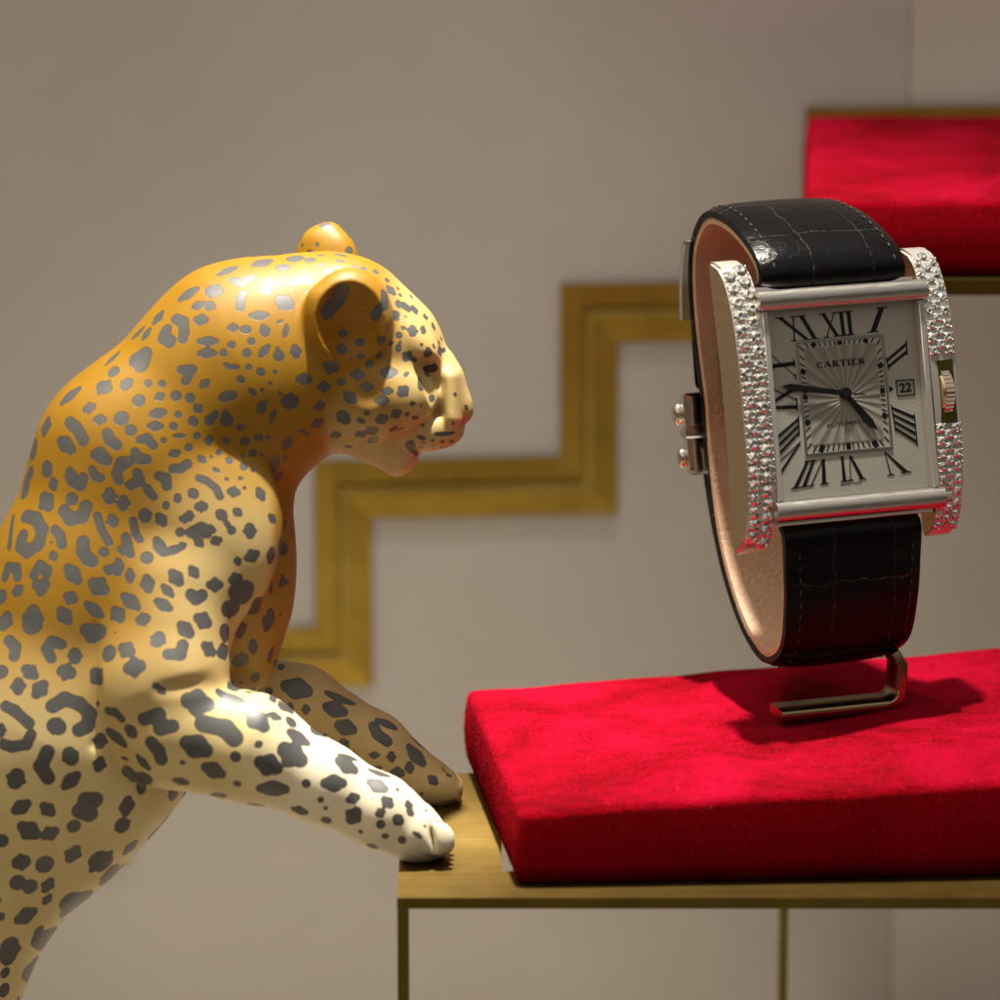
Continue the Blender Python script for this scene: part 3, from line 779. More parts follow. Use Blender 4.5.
def m_porcelain():
    m = N('painted_porcelain')
    sd = m.attr('spot_distance').outputs['Fac']; tone = m.attr('paint_tone').outputs['Vector']
    sp = m.n('SeparateXYZ'); m.l(tone, sp.inputs[0])
    wob = m.math('MULTIPLY', m.math('SUBTRACT', m.noise(0.4, 1), 0.5), 0.26)
    d = m.math('ADD', sd, wob)
    ground = m.mix(sp.outputs[0], (0.285, 0.142, 0.002), (0.80, 0.68, 0.36))
    mott = m.ramp(m.noise(0.10, 3), [(0.3, 0.0), (0.7, 1.0)])
    ground = m.mix(m.math('MULTIPLY', mott, 0.35), ground, (0.41, 0.225, 0.012))
    ground = m.mix(m.attr('painted_highlight').outputs['Fac'], ground, (0.88, 0.80, 0.60))  # near foreleg highlight painted over the ground
    ground = m.mix(sp.outputs[1], ground, (0.72, 0.25, 0.13))
    ground = m.mix(sp.outputs[2], ground, (0.40, 0.13, 0.01))
    mask = m.ramp(m.math('MULTIPLY_ADD' if False else 'ADD', m.math('MULTIPLY', d, 2.0), 0.5), [(0.44, 1.0), (0.56, 0.0)])
    rim = m.ramp(m.math('ADD', m.math('MULTIPLY', m.math('ABSOLUTE', d), 2.0), 0.0), [(0.10, 1.0), (0.26, 0.0)])
    spotc = m.mix(m.noise(0.5, 2), (0.088, 0.090, 0.092), (0.120, 0.122, 0.122))
    spotc = m.mix(m.math('MULTIPLY', rim, 0.5), spotc, (0.035, 0.028, 0.02))
    base = m.mix(mask, m.mix(m.math('MULTIPLY', rim, 0.35), ground, (0.25, 0.10, 0.01)), spotc)
    fl = m.ramp(m.noise(1.4, 1), [(0.0, 0.0), (0.76, 0.0), (0.79, 1.0)])     # tiny flecks in the glaze
    base = m.mix(m.math('MULTIPLY', fl, 0.25), base, (0.30, 0.13, 0.02))
    m.l(base, m.b.inputs['Base Color'])
    m.l(m.ramp(mask, [(0, 0.50), (1, 0.47)]), m.b.inputs['Roughness'])
    m.l(m.math('MULTIPLY', mask, 0.30), m.b.inputs['Metallic'])
    m.l(m.ramp(mask, [(0, 0.40), (1, 0.55)]), m.b.inputs['Specular IOR Level']); m.set(coat=0.05, coatr=0.30)
    hh = m.math('ADD', m.math('MULTIPLY', mask, 0.5), m.math('MULTIPLY', m.noise(2.2, 3), 0.10))
    m.bump(hh, 0.07, 0.7); return m.m
# world placement: rest the paws on the stand's plate
RL = np.stack([RT, UP, FW], 0)             # rows: world vectors of the camera aligned axes
LW = CAM + LC @ RL
paw = (PXY[:, 0] > 385) & (PXY[:, 1] > 760)
pn = paw & (DZ < 0); pf = paw & (DZ > 0)

# keep the soles on the brass: nothing of a paw may sink below it
over = (LW[:, 0] > SX0 - 1) & (LW[:, 1] > SY0 - 1)
LW[over, 2] = np.maximum(LW[over, 2], 0.02)
orgL = np.array([LW[:, 0].mean(), LW[:, 1].mean(), FLOOR_Z])
root = empty('leopard_figurine', orgL)
tag(root, 'glazed yellow leopard figurine with grey spots, front paws on the brass stand', 'figurine')
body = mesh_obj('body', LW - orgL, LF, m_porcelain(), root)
at_ = body.data.attributes.new('spot_distance', 'FLOAT', 'POINT'); at_.data.foreach_set('value', SD.astype(np.float32))
tv = np.stack([cream, rose, deepo], 1).astype(np.float32)
at_ = body.data.attributes.new('paint_tone', 'FLOAT_VECTOR', 'POINT'); at_.data.foreach_set('vector', tv.ravel())
pale = sstep(225, 330, x + (y - 740) * .3) * sstep(660, 700, y) * np.where(DZ < 0, 0.95, 0.0)  # blown-out highlight of the near foreleg, painted as a paler tone
at_ = body.data.attributes.new('painted_highlight', 'FLOAT', 'POINT'); at_.data.foreach_set('value', pale.astype(np.float32))
# eyes
def m_eye():
    m = N('glossy_dark_eye'); m.set(col=(0.030, 0.010, 0.006), rough=0.38); return m.m
EYE = m_eye()
for sz in (-1, 1):
    c = CAM + L2C(430, 368.5, sz * 37) @ RL
    bm = bmesh.new(); bmesh.ops.create_uvsphere(bm, u_segments=24, v_segments=16, radius=1)
    bmesh.ops.transform(bm, matrix=Matrix.Translation(Vector(c - orgL)) @ Matrix.Diagonal((1.25, .9, .62, 1)), verts=bm.verts[:])
    bm_obj('eye', bm, EYE, root)
# ------------------------------------------------------------------ the wristwatch
def m_metal(name, col, rough, bump=0.0, brush=None):
    m = N(name); m.set(col=col, metal=1.0, rough=rough)
    if brush:
        n1 = m.noise(brush, 3, 0.6); m.l(m.ramp(n1, [(0.3, rough * .7), (0.7, rough * 1.4)]), m.b.inputs['Roughness']); m.bump(n1, 0.012, 0.6)
    return m.m
STEEL = m_metal('polished_steel', (0.74, 0.71, 0.67), 0.13)
SATIN = m_metal('satin_steel', (0.58, 0.54, 0.50), 0.30, brush=(0.25, 9, 9))
EDGE = N('bright_bezel').set(col=(0.80, 0.76, 0.72), metal=0.7, rough=0.22).m
SILVER = m_metal('bright_setting', (0.95, 0.94, 0.91), 0.16)
INK = N('black_enamel').set(col=(0.008, 0.008, 0.010), rough=0.5, spec=0.12).m
def m_gem():
    m = N('diamond'); m.set(rough=0.03, metal=0.86)
    oi = m.n('ObjectInfo'); g = m.n('NewGeometry'); nn = m.n('TexWhiteNoise'); nn.noise_dimensions = '4D'
    sn = m.n('VectorMath', operation='SNAP'); m.l(g.outputs['True Normal'], sn.inputs[0]); sn.inputs[1].default_value = (.02, .02, .02)
    m.l(sn.outputs[0], nn.inputs['Vector']); m.l(oi.outputs['Random'], nn.inputs['W'])
    c = m.ramp(nn.outputs['Value'], [(0.0, (0.16, 0.16, 0.17)), (0.25, (0.55, 0.57, 0.58)), (0.42, (1.0, 1.0, 0.98)), (0.90, (1.0, 0.98, 0.90)), (0.955, (1.0, 0.85, 0.45)), (0.985, (0.5, 0.65, 1.0))])  # sparkle painted in: bright, dark and tinted facets picked at random
    m.l(c, m.b.inputs['Base Color']); return m.m
GEM = m_gem()
def m_dial(name, rays=False):
    m = N(name); m.set(col=(0.54, 0.52, 0.46), rough=0.5, metal=0.35)
    tcn = m.coord(1.0); sp = m.n('SeparateXYZ'); m.l(tcn, sp.inputs[0])
    if rays:
        at = m.math('ARCTAN2', m.math('SUBTRACT', sp.outputs[1], 0.3), sp.outputs[0])
        w1 = m.math('SINE', m.math('MULTIPLY', at, 24.0)); w2 = m.math('SINE', m.math('MULTIPLY', at, 7.0))
        h = m.math('ADD', w1, m.math('MULTIPLY', w2, 0.6)); m.bump(h, 0.07, 0.55)
        m.l(m.mix(m.ramp(w1, [(0.2, 0.0), (0.9, 1.0)]), (0.33, 0.315, 0.27), (0.44, 0.42, 0.37)), m.b.inputs['Base Color'])
    else:
        a = m.math('SINE', m.math('MULTIPLY', m.math('ADD', sp.outputs[0], sp.outputs[1]), 16.0))
        b = m.math('SINE', m.math('MULTIPLY', m.math('SUBTRACT', sp.outputs[0], sp.outputs[1]), 16.0))
        m.bump(m.math('MULTIPLY', a, b), 0.02, 0.5)
    return m.m
DIAL = m_dial('silvered_dial'); DIALR = m_dial('silvered_sunray', True)
def m_crystal():
    m = N('sapphire_crystal'); t = m.t; t.nodes.remove(m.b)
    tr = m.n('BsdfTransparent'); gl = m.n('BsdfGlossy'); gl.inputs['Roughness'].default_value = 0.02
    fr = m.n('Fresnel'); fr.inputs['IOR'].default_value = 1.5; mx = m.n('MixShader')
    m.l(m.math('MULTIPLY', m.math('MINIMUM', fr.outputs[0], 0.2), 0.7), mx.inputs[0]); m.l(tr.outputs[0], mx.inputs[1]); m.l(gl.outputs[0], mx.inputs[2]); m.l(mx.outputs[0], m.out.inputs[0])
    return m.m
def m_croc():
    m = N('black_crocodile_leather'); m.set(rough=0.24, coat=0.06, coatr=0.08, spec=0.16)
    uv = m.n('UVMap'); 
    nz = m.n('TexNoise'); nz.inputs['Scale'].default_value = 0.22; nz.inputs['Detail'].default_value = 2; m.l(uv.outputs[0], nz.inputs['Vector'])
    v = m.n('VectorMath', operation='MULTIPLY_ADD'); m.l(nz.outputs['Color'], v.inputs[0]); v.inputs[1].default_value = (2.6, 2.6, 0)
    m.l(uv.outputs[0], v.inputs[2])
    br = m.n('TexBrick'); br.offset = 0.0; br.inputs['Scale'].default_value = 1.0; br.inputs['Mortar Size'].default_value = 0.22
    br.inputs['Mortar Smooth'].default_value = 0.9; br.inputs['Brick Width'].default_value = 10.8; br.inputs['Row Height'].default_value = 11.5
    br.inputs['Color1'].default_value = (1, 1, 1, 1); br.inputs['Color2'].default_value = (1, 1, 1, 1); br.inputs['Mortar'].default_value = (0, 0, 0, 1)
    m.l(v.outputs[0], br.inputs['Vector'])
    fine = m.noise(1.6, 5, 0.7); pores = m.noise(0.5, 3)
    h = m.math('ADD', br.outputs['Color'], m.math('MULTIPLY', fine, 0.16)); h = m.math('ADD', h, m.math('MULTIPLY', pores, 0.6))
    m.bump(h, 0.34, 0.9)
    cr = m.ramp(br.outputs['Color'], [(0.2, 1.0), (0.9, 0.0)])
    wear = m.math('MULTIPLY', cr, m.ramp(m.noise(2.4, 3), [(0.42, 0.0), (0.6, 1.0)]))
    m.l(m.mix(wear, (0.0025, 0.0025, 0.003), (0.05, 0.045, 0.04)), m.b.inputs['Base Color'])
    return m.m
CROC = m_croc()
def m_lining():
    m = N('tan_lining_leather'); n1 = m.noise(1.4, 5, 0.65); n2 = m.noise(0.25, 3)
    m.l(m.mix(n2, (0.56, 0.32, 0.19), (0.76, 0.54, 0.37)), m.b.inputs['Base Color']); m.set(rough=0.33, coat=0.3, coatr=0.25); m.bump(n1, 0.30, 1.0); return m.m
LINING = m_lining()
THREAD = N('grey_thread').set(col=(0.035, 0.032, 0.03), rough=0.6).m

YAW, LEANR, ROLL = math.radians(24.5), math.radians(-0.5), math.radians(5.2)
Rc = Matrix.Rotation(ROLL, 3, 'Z') @ Matrix.Rotation(YAW, 3, 'Y') @ Matrix.Rotation(-LEANR, 3, 'X')
C2W = Matrix(((RT[0], UP[0], -FW[0]), (RT[1], UP[1], -FW[1]), (RT[2], UP[2], -FW[2])))
WR = C2W @ Rc
WP = at_depth(846.5, 400.5, 790.0)
def loc2w(p): return Vector(WP) + WR @ Vector(p)
def w2px(p):
    v = np.array(p) - CAM; d = v @ FW; return (500 + (v @ RT) / d * DF / MM, 500 - (v @ UP) / d * DF / MM)
def px2dial(px, py, z=0.0):
    """local point of the dial plane seen at a pixel"""
    n = WR @ Vector((0, 0, 1)); p0 = loc2w((0, 0, z)); r = Vector(ray(px, py)); t = (p0 - Vector(CAM)).dot(n) / r.dot(n)
    l = WR.transposed() @ (Vector(CAM) + r * t - Vector(WP)); return l.x, l.y
# the corners of the dial opening as measured, and the same corners of the true rectangle
DW, DH = 13.25, 14.6
q_px = [(762, 312), (912, 298), (927, 490), (785, 500)]; q_lo = [(-DW, DH), (DW, DH), (DW, -DH), (-DW, -DH)]
A_ = []
for (a, b), (c, d) in zip(q_px, q_lo):
    A_.append([a, b, 1, 0, 0, 0, -c * a, -c * b, c]); A_.append([0, 0, 0, a, b, 1, -d * a, -d * b, d])
A_ = np.array(A_, float); hsol = np.append(np.linalg.solve(A_[:, :8], A_[:, 8]), 1).reshape(3, 3)
def dz8(zx, zy):
    x, y = 740 + zx / 4.165, 270 + zy / 4.165
    v = hsol @ np.array([x, y, 1.0]); return np.array([v[0] / v[2], v[1] / v[2]])


watch = empty('wristwatch', WP, WR)
tag(watch, 'rectangular silver wristwatch with diamond set sides on a black crocodile strap', 'watch')
# --- case
bm = bmesh.new(); add_box(bm, (-14.3, -18.6, -8.6), (14.3, 18.6, -0.7)); bevel_all(bm, 0.5, 2)
bm_obj('case', bm, STEEL, watch, auto=40)
def bar(name, y0, y1):
    bm = bmesh.new(); n = 14; rings = []
    for i in range(n + 1):
        a = math.pi * i / n; yc = (y0 + y1) / 2; ry = (y1 - y0) / 2
        rings.append((yc - ry * math.cos(a), 0.9 + 1.7 * math.sin(a) ** .7))
    prof = [(y0, -0.65)] + rings + [(y1, -0.65)]
    L = [bm.verts.new((-14.85, p[0], p[1])) for p in prof]; R_ = [bm.verts.new((14.85, p[0], p[1])) for p in prof]
    bm.faces.new(L); bm.faces.new(R_[::-1]); m_ = len(prof)
    for i in range(m_): bm.faces.new((L[i], R_[i], R_[(i + 1) % m_], L[(i + 1) % m_]))
    bm_obj(name, bm, SATIN, watch, auto=35)
bar('bezel_bar', DH + .05, DH + 3.3); bar('bezel_bar', -DH - 3.3, -DH - .05)
for s in (-1, 1):
    bm = bmesh.new(); add_box(bm, (min(s * 13.28, s * 14.25), -DH - .0, -0.65), (max(s * 13.28, s * 14.25), DH + .0, 1.75)); bevel_all(bm, 0.1, 1)
    bm_obj('bezel_edge', bm, EDGE, watch, auto=40)
# --- dial
bm = bmesh.new(); add_box(bm, (-DW, -DH, -0.6), (DW, DH, 0.0)); dial = bm_obj('dial', bm, DIAL, watch, smooth=False)
R_out = [dz8(235, 300), dz8(583, 262), dz8(637, 752), dz8(275, 790)]; R_in = [dz8(268, 335), dz8(552, 302), dz8(592, 706), dz8(304, 745)]
ox = (abs(R_out[0][0]) + abs(R_out[1][0]) + abs(R_out[2][0]) + abs(R_out[3][0])) / 4; oy_t = (R_out[0][1] + R_out[1][1]) / 2; oy_b = (R_out[2][1] + R_out[3][1]) / 2
ocx = sum(p[0] for p in R_out) / 4
def rect(cx, hx, y0, y1): return [(cx - hx, y0), (cx + hx, y0), (cx + hx, y1), (cx - hx, y1)]
ho = (R_out[1][0] + R_out[2][0] - R_out[0][0] - R_out[3][0]) / 4
hi = (R_in[1][0] + R_in[2][0] - R_in[0][0] - R_in[3][0]) / 4; iy_t = (R_in[0][1] + R_in[1][1]) / 2; iy_b = (R_in[2][1] + R_in[3][1]) / 2

def ring(bm, cx, h1, a1, b1, h0, a0, b0, z0, z1):
    o_ = rect(cx, h1, a1, b1); i_ = rect(cx, h0, a0, b0)
    vo = [[bm.verts.new((*p, z)) for p in o_] for z in (z0, z1)]; vi = [[bm.verts.new((*p, z)) for p in i_] for z in (z0, z1)]
    for k in range(4):
        j = (k + 1) % 4
        bm.faces.new((vo[1][k], vo[1][j], vi[1][j], vi[1][k])); bm.faces.new((vo[0][k], vo[0][j], vo[1][j], vo[1][k])); bm.faces.new((vi[0][k], vi[1][k], vi[1][j], vi[0][j]))
bm = bmesh.new(); ring(bm, ocx, ho, oy_b, oy_t, ho - .42, oy_b + .42, oy_t - .42, 0.0, 0.16)
bm_obj('track_border', bm, SILVER, dial, smooth=False)
bm = bmesh.new(); add_poly_prism(bm, rect(ocx, hi, iy_b, iy_t), 0.0, 0.07); bm_obj('sunray_centre', bm, DIALR, dial, smooth=False)
# minute track
bm = bmesh.new(); cy0 = (iy_b + iy_t) / 2
def rpt(ang, h, yb, yt):
    dx, dy = math.sin(ang), math.cos(ang); t = 1e9
    if abs(dx) > 1e-6: t = min(t, h / abs(dx))
    if abs(dy) > 1e-6: t = min(t, (yt - cy0 if dy > 0 else cy0 - yb) / abs(dy))
    return np.array([ocx + dx * t, cy0 + dy * t])
for k in range(60):
    a = math.radians(6 * k); p = rpt(a, hi + .15, iy_b - .15, iy_t + .15); q = rpt(a, ho - .55, oy_b + .55, oy_t - .55)
    wd = 0.42 if k % 5 == 0 else 0.10; n_ = np.array([-(q - p)[1], (q - p)[0]]); n_ = n_ / (np.linalg.norm(n_) + 1e-9) * wd
    add_poly_prism(bm, [p - n_, p + n_, q + n_, q - n_], 0.01, 0.05)
bm_obj('minute_track', bm, INK, dial, smooth=False)
# roman numerals: thick and thin strokes with serifs, fitted into the space each takes on the dial
def glyph(ch, x, w):
    T, t, s = 0.22, 0.065, 0.05
    def st(x0, y0, x1, y1, wd): return [(x0 - wd / 2, y0), (x0 + wd / 2, y0), (x1 + wd / 2, y1), (x1 - wd / 2, y1)]
    out = []
    if ch == 'I': out = [st(.5, 0, .5, 1, T * 2.1)]; ser = [(.5, 0, .95), (.5, 1, .95)]
    if ch == 'V': out = [st(.16, 1, .5, 0, T), st(.86, 1, .53, 0, t)]; ser = [(.16, 1, .42), (.86, 1, .30)]
    if ch == 'X': out = [st(.16, 1, .84, 0, T), st(.84, 1, .16, 0, t)]; ser = [(.16, 1, .42), (.84, 1, .30), (.16, 0, .30), (.84, 0, .42)]
    for (cx, y, sw) in ser:
        y0 = y - s if y == 1 else y; out.append([(cx - sw / 2, y0), (cx + sw / 2, y0), (cx + sw / 2, y0 + s), (cx - sw / 2, y0 + s)])
    return [[(x + p[0] * w, p[1]) for p in poly] for poly in out]
def numeral(txt, OL, OR, IR, IL):
    ws = [{'I': .42, 'V': .95, 'X': .95}[c] for c in txt]; tot = sum(ws); x = 0; bm = bmesh.new(); z = 0.012
    OL, OR, IR, IL = [dz8(*p) for p in (OL, OR, IR, IL)]
    for c, w_ in zip(txt, ws):
        for poly in glyph(c, x / tot, w_ / tot):
            pts = []
            for (u, v) in poly: pts.append((OL * (1 - u) + OR * u) * v + (IL * (1 - u) + IR * u) * (1 - v))
            add_poly_prism(bm, pts, 0.002, 0.05 + z); z += 0.003
        x += w_
    bm_obj('numeral', bm, INK, dial, smooth=False)
NUM = [('XII', (325, 178), (458, 163), (470, 270), (345, 285)), ('XI', (145, 197), (265, 185), (328, 290), (212, 301)), ('I', (558, 150), (608, 143), (572, 256), (522, 262)),
       ('II', (690, 290), (693, 358), (612, 426), (602, 370)), ('IIII', (722, 612), (734, 748), (641, 684), (622, 570)), ('V', (702, 852), (612, 866), (584, 770), (614, 766)),
       ('VI', (522, 877), (425, 888), (418, 785), (482, 779)), ('VII', (372, 894), (230, 911), (282, 800), (380, 790)), ('VIII', (180, 875), (166, 688), (252, 613), (264, 755)),
       ('IX', (157, 596), (148, 494), (238, 486), (248, 596)), ('X', (140, 420), (126, 342), (228, 382), (238, 466))]
for nm in NUM: numeral(*nm)
def px_text(name, txt, a, b, hgt, mat, parent, bold=0.0, z=0.09):
    """lettering from dial point a (left end of the baseline) to b"""
    cu = bpy.data.curves.new(name, 'FONT'); cu.body = txt; cu.size = 1; cu.offset = bold; cu.extrude = 0.01
    to = bpy.data.objects.new('tmp', cu); COL.objects.link(to); bpy.context.view_layer.update()
    me = bpy.data.meshes.new_from_object(to.evaluated_get(bpy.context.evaluated_depsgraph_get())); bpy.data.objects.remove(to)
    v = np.array([q.co[:] for q in me.vertices]); v[:, 0] -= v[:, 0].min(); v[:, 1] -= v[:, 1].min()
    v[:, 0] /= v[:, 0].max(); v[:, 1] /= v[:, 1].max()
    a, b = np.array(a), np.array(b); ux_ = b - a; up_ = np.array([-ux_[1], ux_[0]]) / np.linalg.norm(ux_) * hgt
    P = a + v[:, :1] * ux_ + v[:, 1:2] * up_
    for i, q in enumerate(me.vertices): q.co = (P[i][0] * U, P[i][1] * U, (z + (v[i][2] > 0) * .02) * U)
    me.materials.append(mat); o = bpy.data.objects.new(name, me); COL.objects.link(o); o.parent = parent; return o
# maker's lettering in a wide serif hand
def seriftext(txt, a, b, hgt, mat, parent, name):
    Wd = {'C': .95, 'A': 1.0, 'R': .95, 'T': .9, 'I': .42, 'E': .82}
    bm = bmesh.new(); tot = sum(Wd[c] for c in txt) + .16 * (len(txt) - 1); x = 0; k = [0]
    a, b = np.array(a), np.array(b); ux_ = (b - a) / tot; up_ = np.array([-ux_[1], ux_[0]]); up_ = up_ / np.linalg.norm(up_) * hgt
    def quad(pts): add_poly_prism(bm, [a + ux_ * p[0] + up_ * p[1] for p in pts], 0.07, 0.10 + 0.0012 * k[0]); k[0] += 1
    def ln(x0, y0, x1, y1, w_):
        d = np.array([x1 - x0, y1 - y0]); d = d / np.linalg.norm(d); n_ = np.array([-d[1], d[0]]) * w_ / 2
        p, q = np.array([x0, y0]), np.array([x1, y1]); quad([p - n_, p + n_, q + n_, q - n_])
    def arc(cx, cy, rx, ry, a0, a1, w_, n=7):
        P = [(cx + rx * math.cos(math.radians(a0 + (a1 - a0) * i / n)), cy + ry * math.sin(math.radians(a0 + (a1 - a0) * i / n))) for i in range(n + 1)]
        for i in range(n): ln(*P[i], *P[i + 1], w_)
    T, t = .24, .11
    for c in txt:
        if c == 'C': arc(x + .5, .5, .38, .43, 50, 310, .17); ln(x + .78, .62, x + .78, .9, t); ln(x + .76, .12, x + .82, .3, t)
        if c == 'A': ln(x + .08, .05, x + .48, .98, t); ln(x + .46, .98, x + .86, .05, T); ln(x + .25, .36, x + .7, .36, t); ln(x - .02, .05, x + .22, .05, t); ln(x + .7, .05, x + 1.0, .05, t)
        if c == 'R': ln(x + .2, 0, x + .2, 1, T); arc(x + .42, .73, .28, .22, 90, -90, .15, 5); ln(x + .2, .95, x + .45, .95, t); ln(x + .2, .5, x + .45, .5, t); ln(x + .45, .5, x + .85, .05, T); ln(x + .02, .05, x + .38, .05, t)
        if c == 'T': ln(x + .45, 0, x + .45, 1, T); ln(x + .02, .95, x + .88, .95, t); ln(x + .05, .75, x + .05, .95, t); ln(x + .85, .75, x + .85, .95, t); ln(x + .25, .05, x + .65, .05, t)
        if c == 'I': ln(x + .21, 0, x + .21, 1, T); ln(x + .02, .05, x + .4, .05, t); ln(x + .02, .95, x + .4, .95, t)
        if c == 'E': ln(x + .2, 0, x + .2, 1, T); ln(x + .02, .95, x + .72, .95, t); ln(x + .02, .05, x + .76, .05, t); ln(x + .2, .52, x + .58, .52, t); ln(x + .7, .75, x + .7, .95, t); ln(x + .74, .05, x + .74, .27, t)
        x += Wd[c] + .16
    bm_obj(name, bm, mat, parent, smooth=False)
seriftext('CARTIER', dz8(317, 417), dz8(515, 396), 0.98, INK, dial, 'lettering')
GREY = N('grey_print').set(col=(0.05, 0.045, 0.04), rough=0.5).m
px_text('lettering', 'AUTOMATIC', dz8(363, 664), dz8(532, 645), 0.55, GREY, dial, 0.01)
px_text('lettering', 'SWISS MADE', dz8(425, 903), dz8(508, 893), 0.34, GREY, dial, 0.0, 0.02)
# date window
dp = [dz8(640, 468), dz8(720, 460), dz8(727, 530), dz8(646, 538)]
dcx = sum(p[0] for p in dp) / 4; dcy = sum(p[1] for p in dp) / 4
dw, dh = 1.62, 1.28
bm = bmesh.new(); ring(bm, dcx, dw, dcy - dh, dcy + dh, dw - .16, dcy - dh + .16, dcy + dh - .16, 0.0, 0.10)
dwin = bm_obj('date_window', bm, INK, dial, smooth=False)
bm = bmesh.new(); add_poly_prism(bm, rect(dcx, dw - .17, dcy - dh + .17, dcy + dh - .17), 0.0, 0.012)
bm_obj('date_disc', bm, N('white_date_disc').set(col=(.30, .29, .26), rough=.5).m, dial, smooth=False)
px_text('date_number', '22', (dcx - 1.05, dcy - .72), (dcx + 1.05, dcy - .72), 1.45, INK, dial, 0.03, 0.02)
tpt = dz8(616, 505)
bm = bmesh.new(); add_poly_prism(bm, [(tpt[0], tpt[1] - .55), (tpt[0] + .75, tpt[1]), (tpt[0], tpt[1] + .55)], 0.0, 0.05); bm_obj('date_pointer', bm, INK, dial, smooth=False)
# --- hands
HC = dz8(430, 522)
def hand(name, tip, w0, wm, z, tail=None, sword=.62):
    tip = np.array(tip); d = tip - HC; L = np.linalg.norm(d); d /= L; n_ = np.array([-d[1], d[0]]); bm = bmesh.new()
    pts = [HC + n_ * w0, HC + d * L * sword + n_ * wm, tip, HC + d * L * sword - n_ * wm, HC - n_ * w0]
    if tail: pts += [HC - d * tail - n_ * w0 * .8, HC - d * tail + n_ * w0 * .8]
    add_poly_prism(bm, pts, z, z + 0.14); bm_obj(name, bm, INK, watch, smooth=False)
hand('hour_hand', dz8(565, 678), .38, .62, 0.28, sword=.78)
hand('minute_hand', dz8(172, 492), .34, .52, 0.50, sword=.86)
hand('second_hand', dz8(255, 505), .13, .13, 0.72, tail=3.4, sword=.6)
bm = bmesh.new(); bmesh.ops.create_cone(bm, cap_ends=True, segments=28, radius1=.95, radius2=.85, depth=.75)
bmesh.ops.translate(bm, vec=(HC[0], HC[1], .6), verts=bm.verts[:]); bm_obj('hand_hub', bm, INK, watch, auto=40)
bm = bmesh.new(); add_box(bm, (-13.26, -14.62, 1.25), (13.26, 14.62, 1.45)); bevel_all(bm, .06, 1)
bm_obj('crystal', bm, m_crystal(), watch, smooth=False)

# --- diamond set sides
def side_curve(y): return 1.95 - 0.0004 * y * y - 0.0000145 * y ** 4
side_out = [(y, side_curve(y)) for y in np.linspace(-22.6, 22.6, 25)]
side_poly = [(-23.8, -5.4), (-23.6, -4.2)] + [tuple(p) for p in side_out] + [(23.6, -4.2), (23.8, -5.4), (22.2, -5.6), (17, -4.9), (6, -4.3), (-6, -4.3), (-17, -4.9), (-22.2, -5.6)]
FLANK = m_metal('warm_reflection_steel', (0.62, 0.47, 0.31), 0.24, brush=(2, 9, .4))  # warm reflection on the flank put into the steel's colour
def gem_mesh():
    me = bpy.data.meshes.new('diamond'); v = []; f = []
    for i in range(8): a = math.pi / 4 * i; v.append((.50 * math.cos(a), .50 * math.sin(a), .40))
    for i in range(8): a = math.pi / 4 * (i + .5); v.append((.79 * math.cos(a), .79 * math.sin(a), .22))
    for i in range(16): a = math.pi / 8 * i; v.append((1.0 * math.cos(a), 1.0 * math.sin(a), -.02))
    v.append((0, 0, -.55)); f.append(tuple(range(8)))
    for i in range(8):
        j = (i + 1) % 8
        f.append((i, 8 + i, j)); f.append((i, 16 + 2 * i, 8 + i)) ; f.append((i, 8 + (i - 1) % 8, 16 + 2 * i))
        f.append((8 + i, 16 + 2 * i, 16 + 2 * i + 1)); f.append((8 + i, 16 + 2 * i + 1, 16 + (2 * i + 2) % 16))
    for i in range(16): f.append((16 + i, 32, 16 + (i + 1) % 16))
    # inner star facets seen through the table, as shallow relief
    c = len(v); v.append((.12, .05, .24)); f[0] = None; f = [q for q in f if q]
    for i in range(8): f.append((c, i, (i + 1) % 8))
    me.from_pydata([tuple(q * U for q in p) for p in v], [], f); me.materials.append(GEM); me.update(); return me
GM = gem_mesh(); rngG = random.Random(4)
gem_count = 0
def ty(y): return y * 0.955 + 0.4
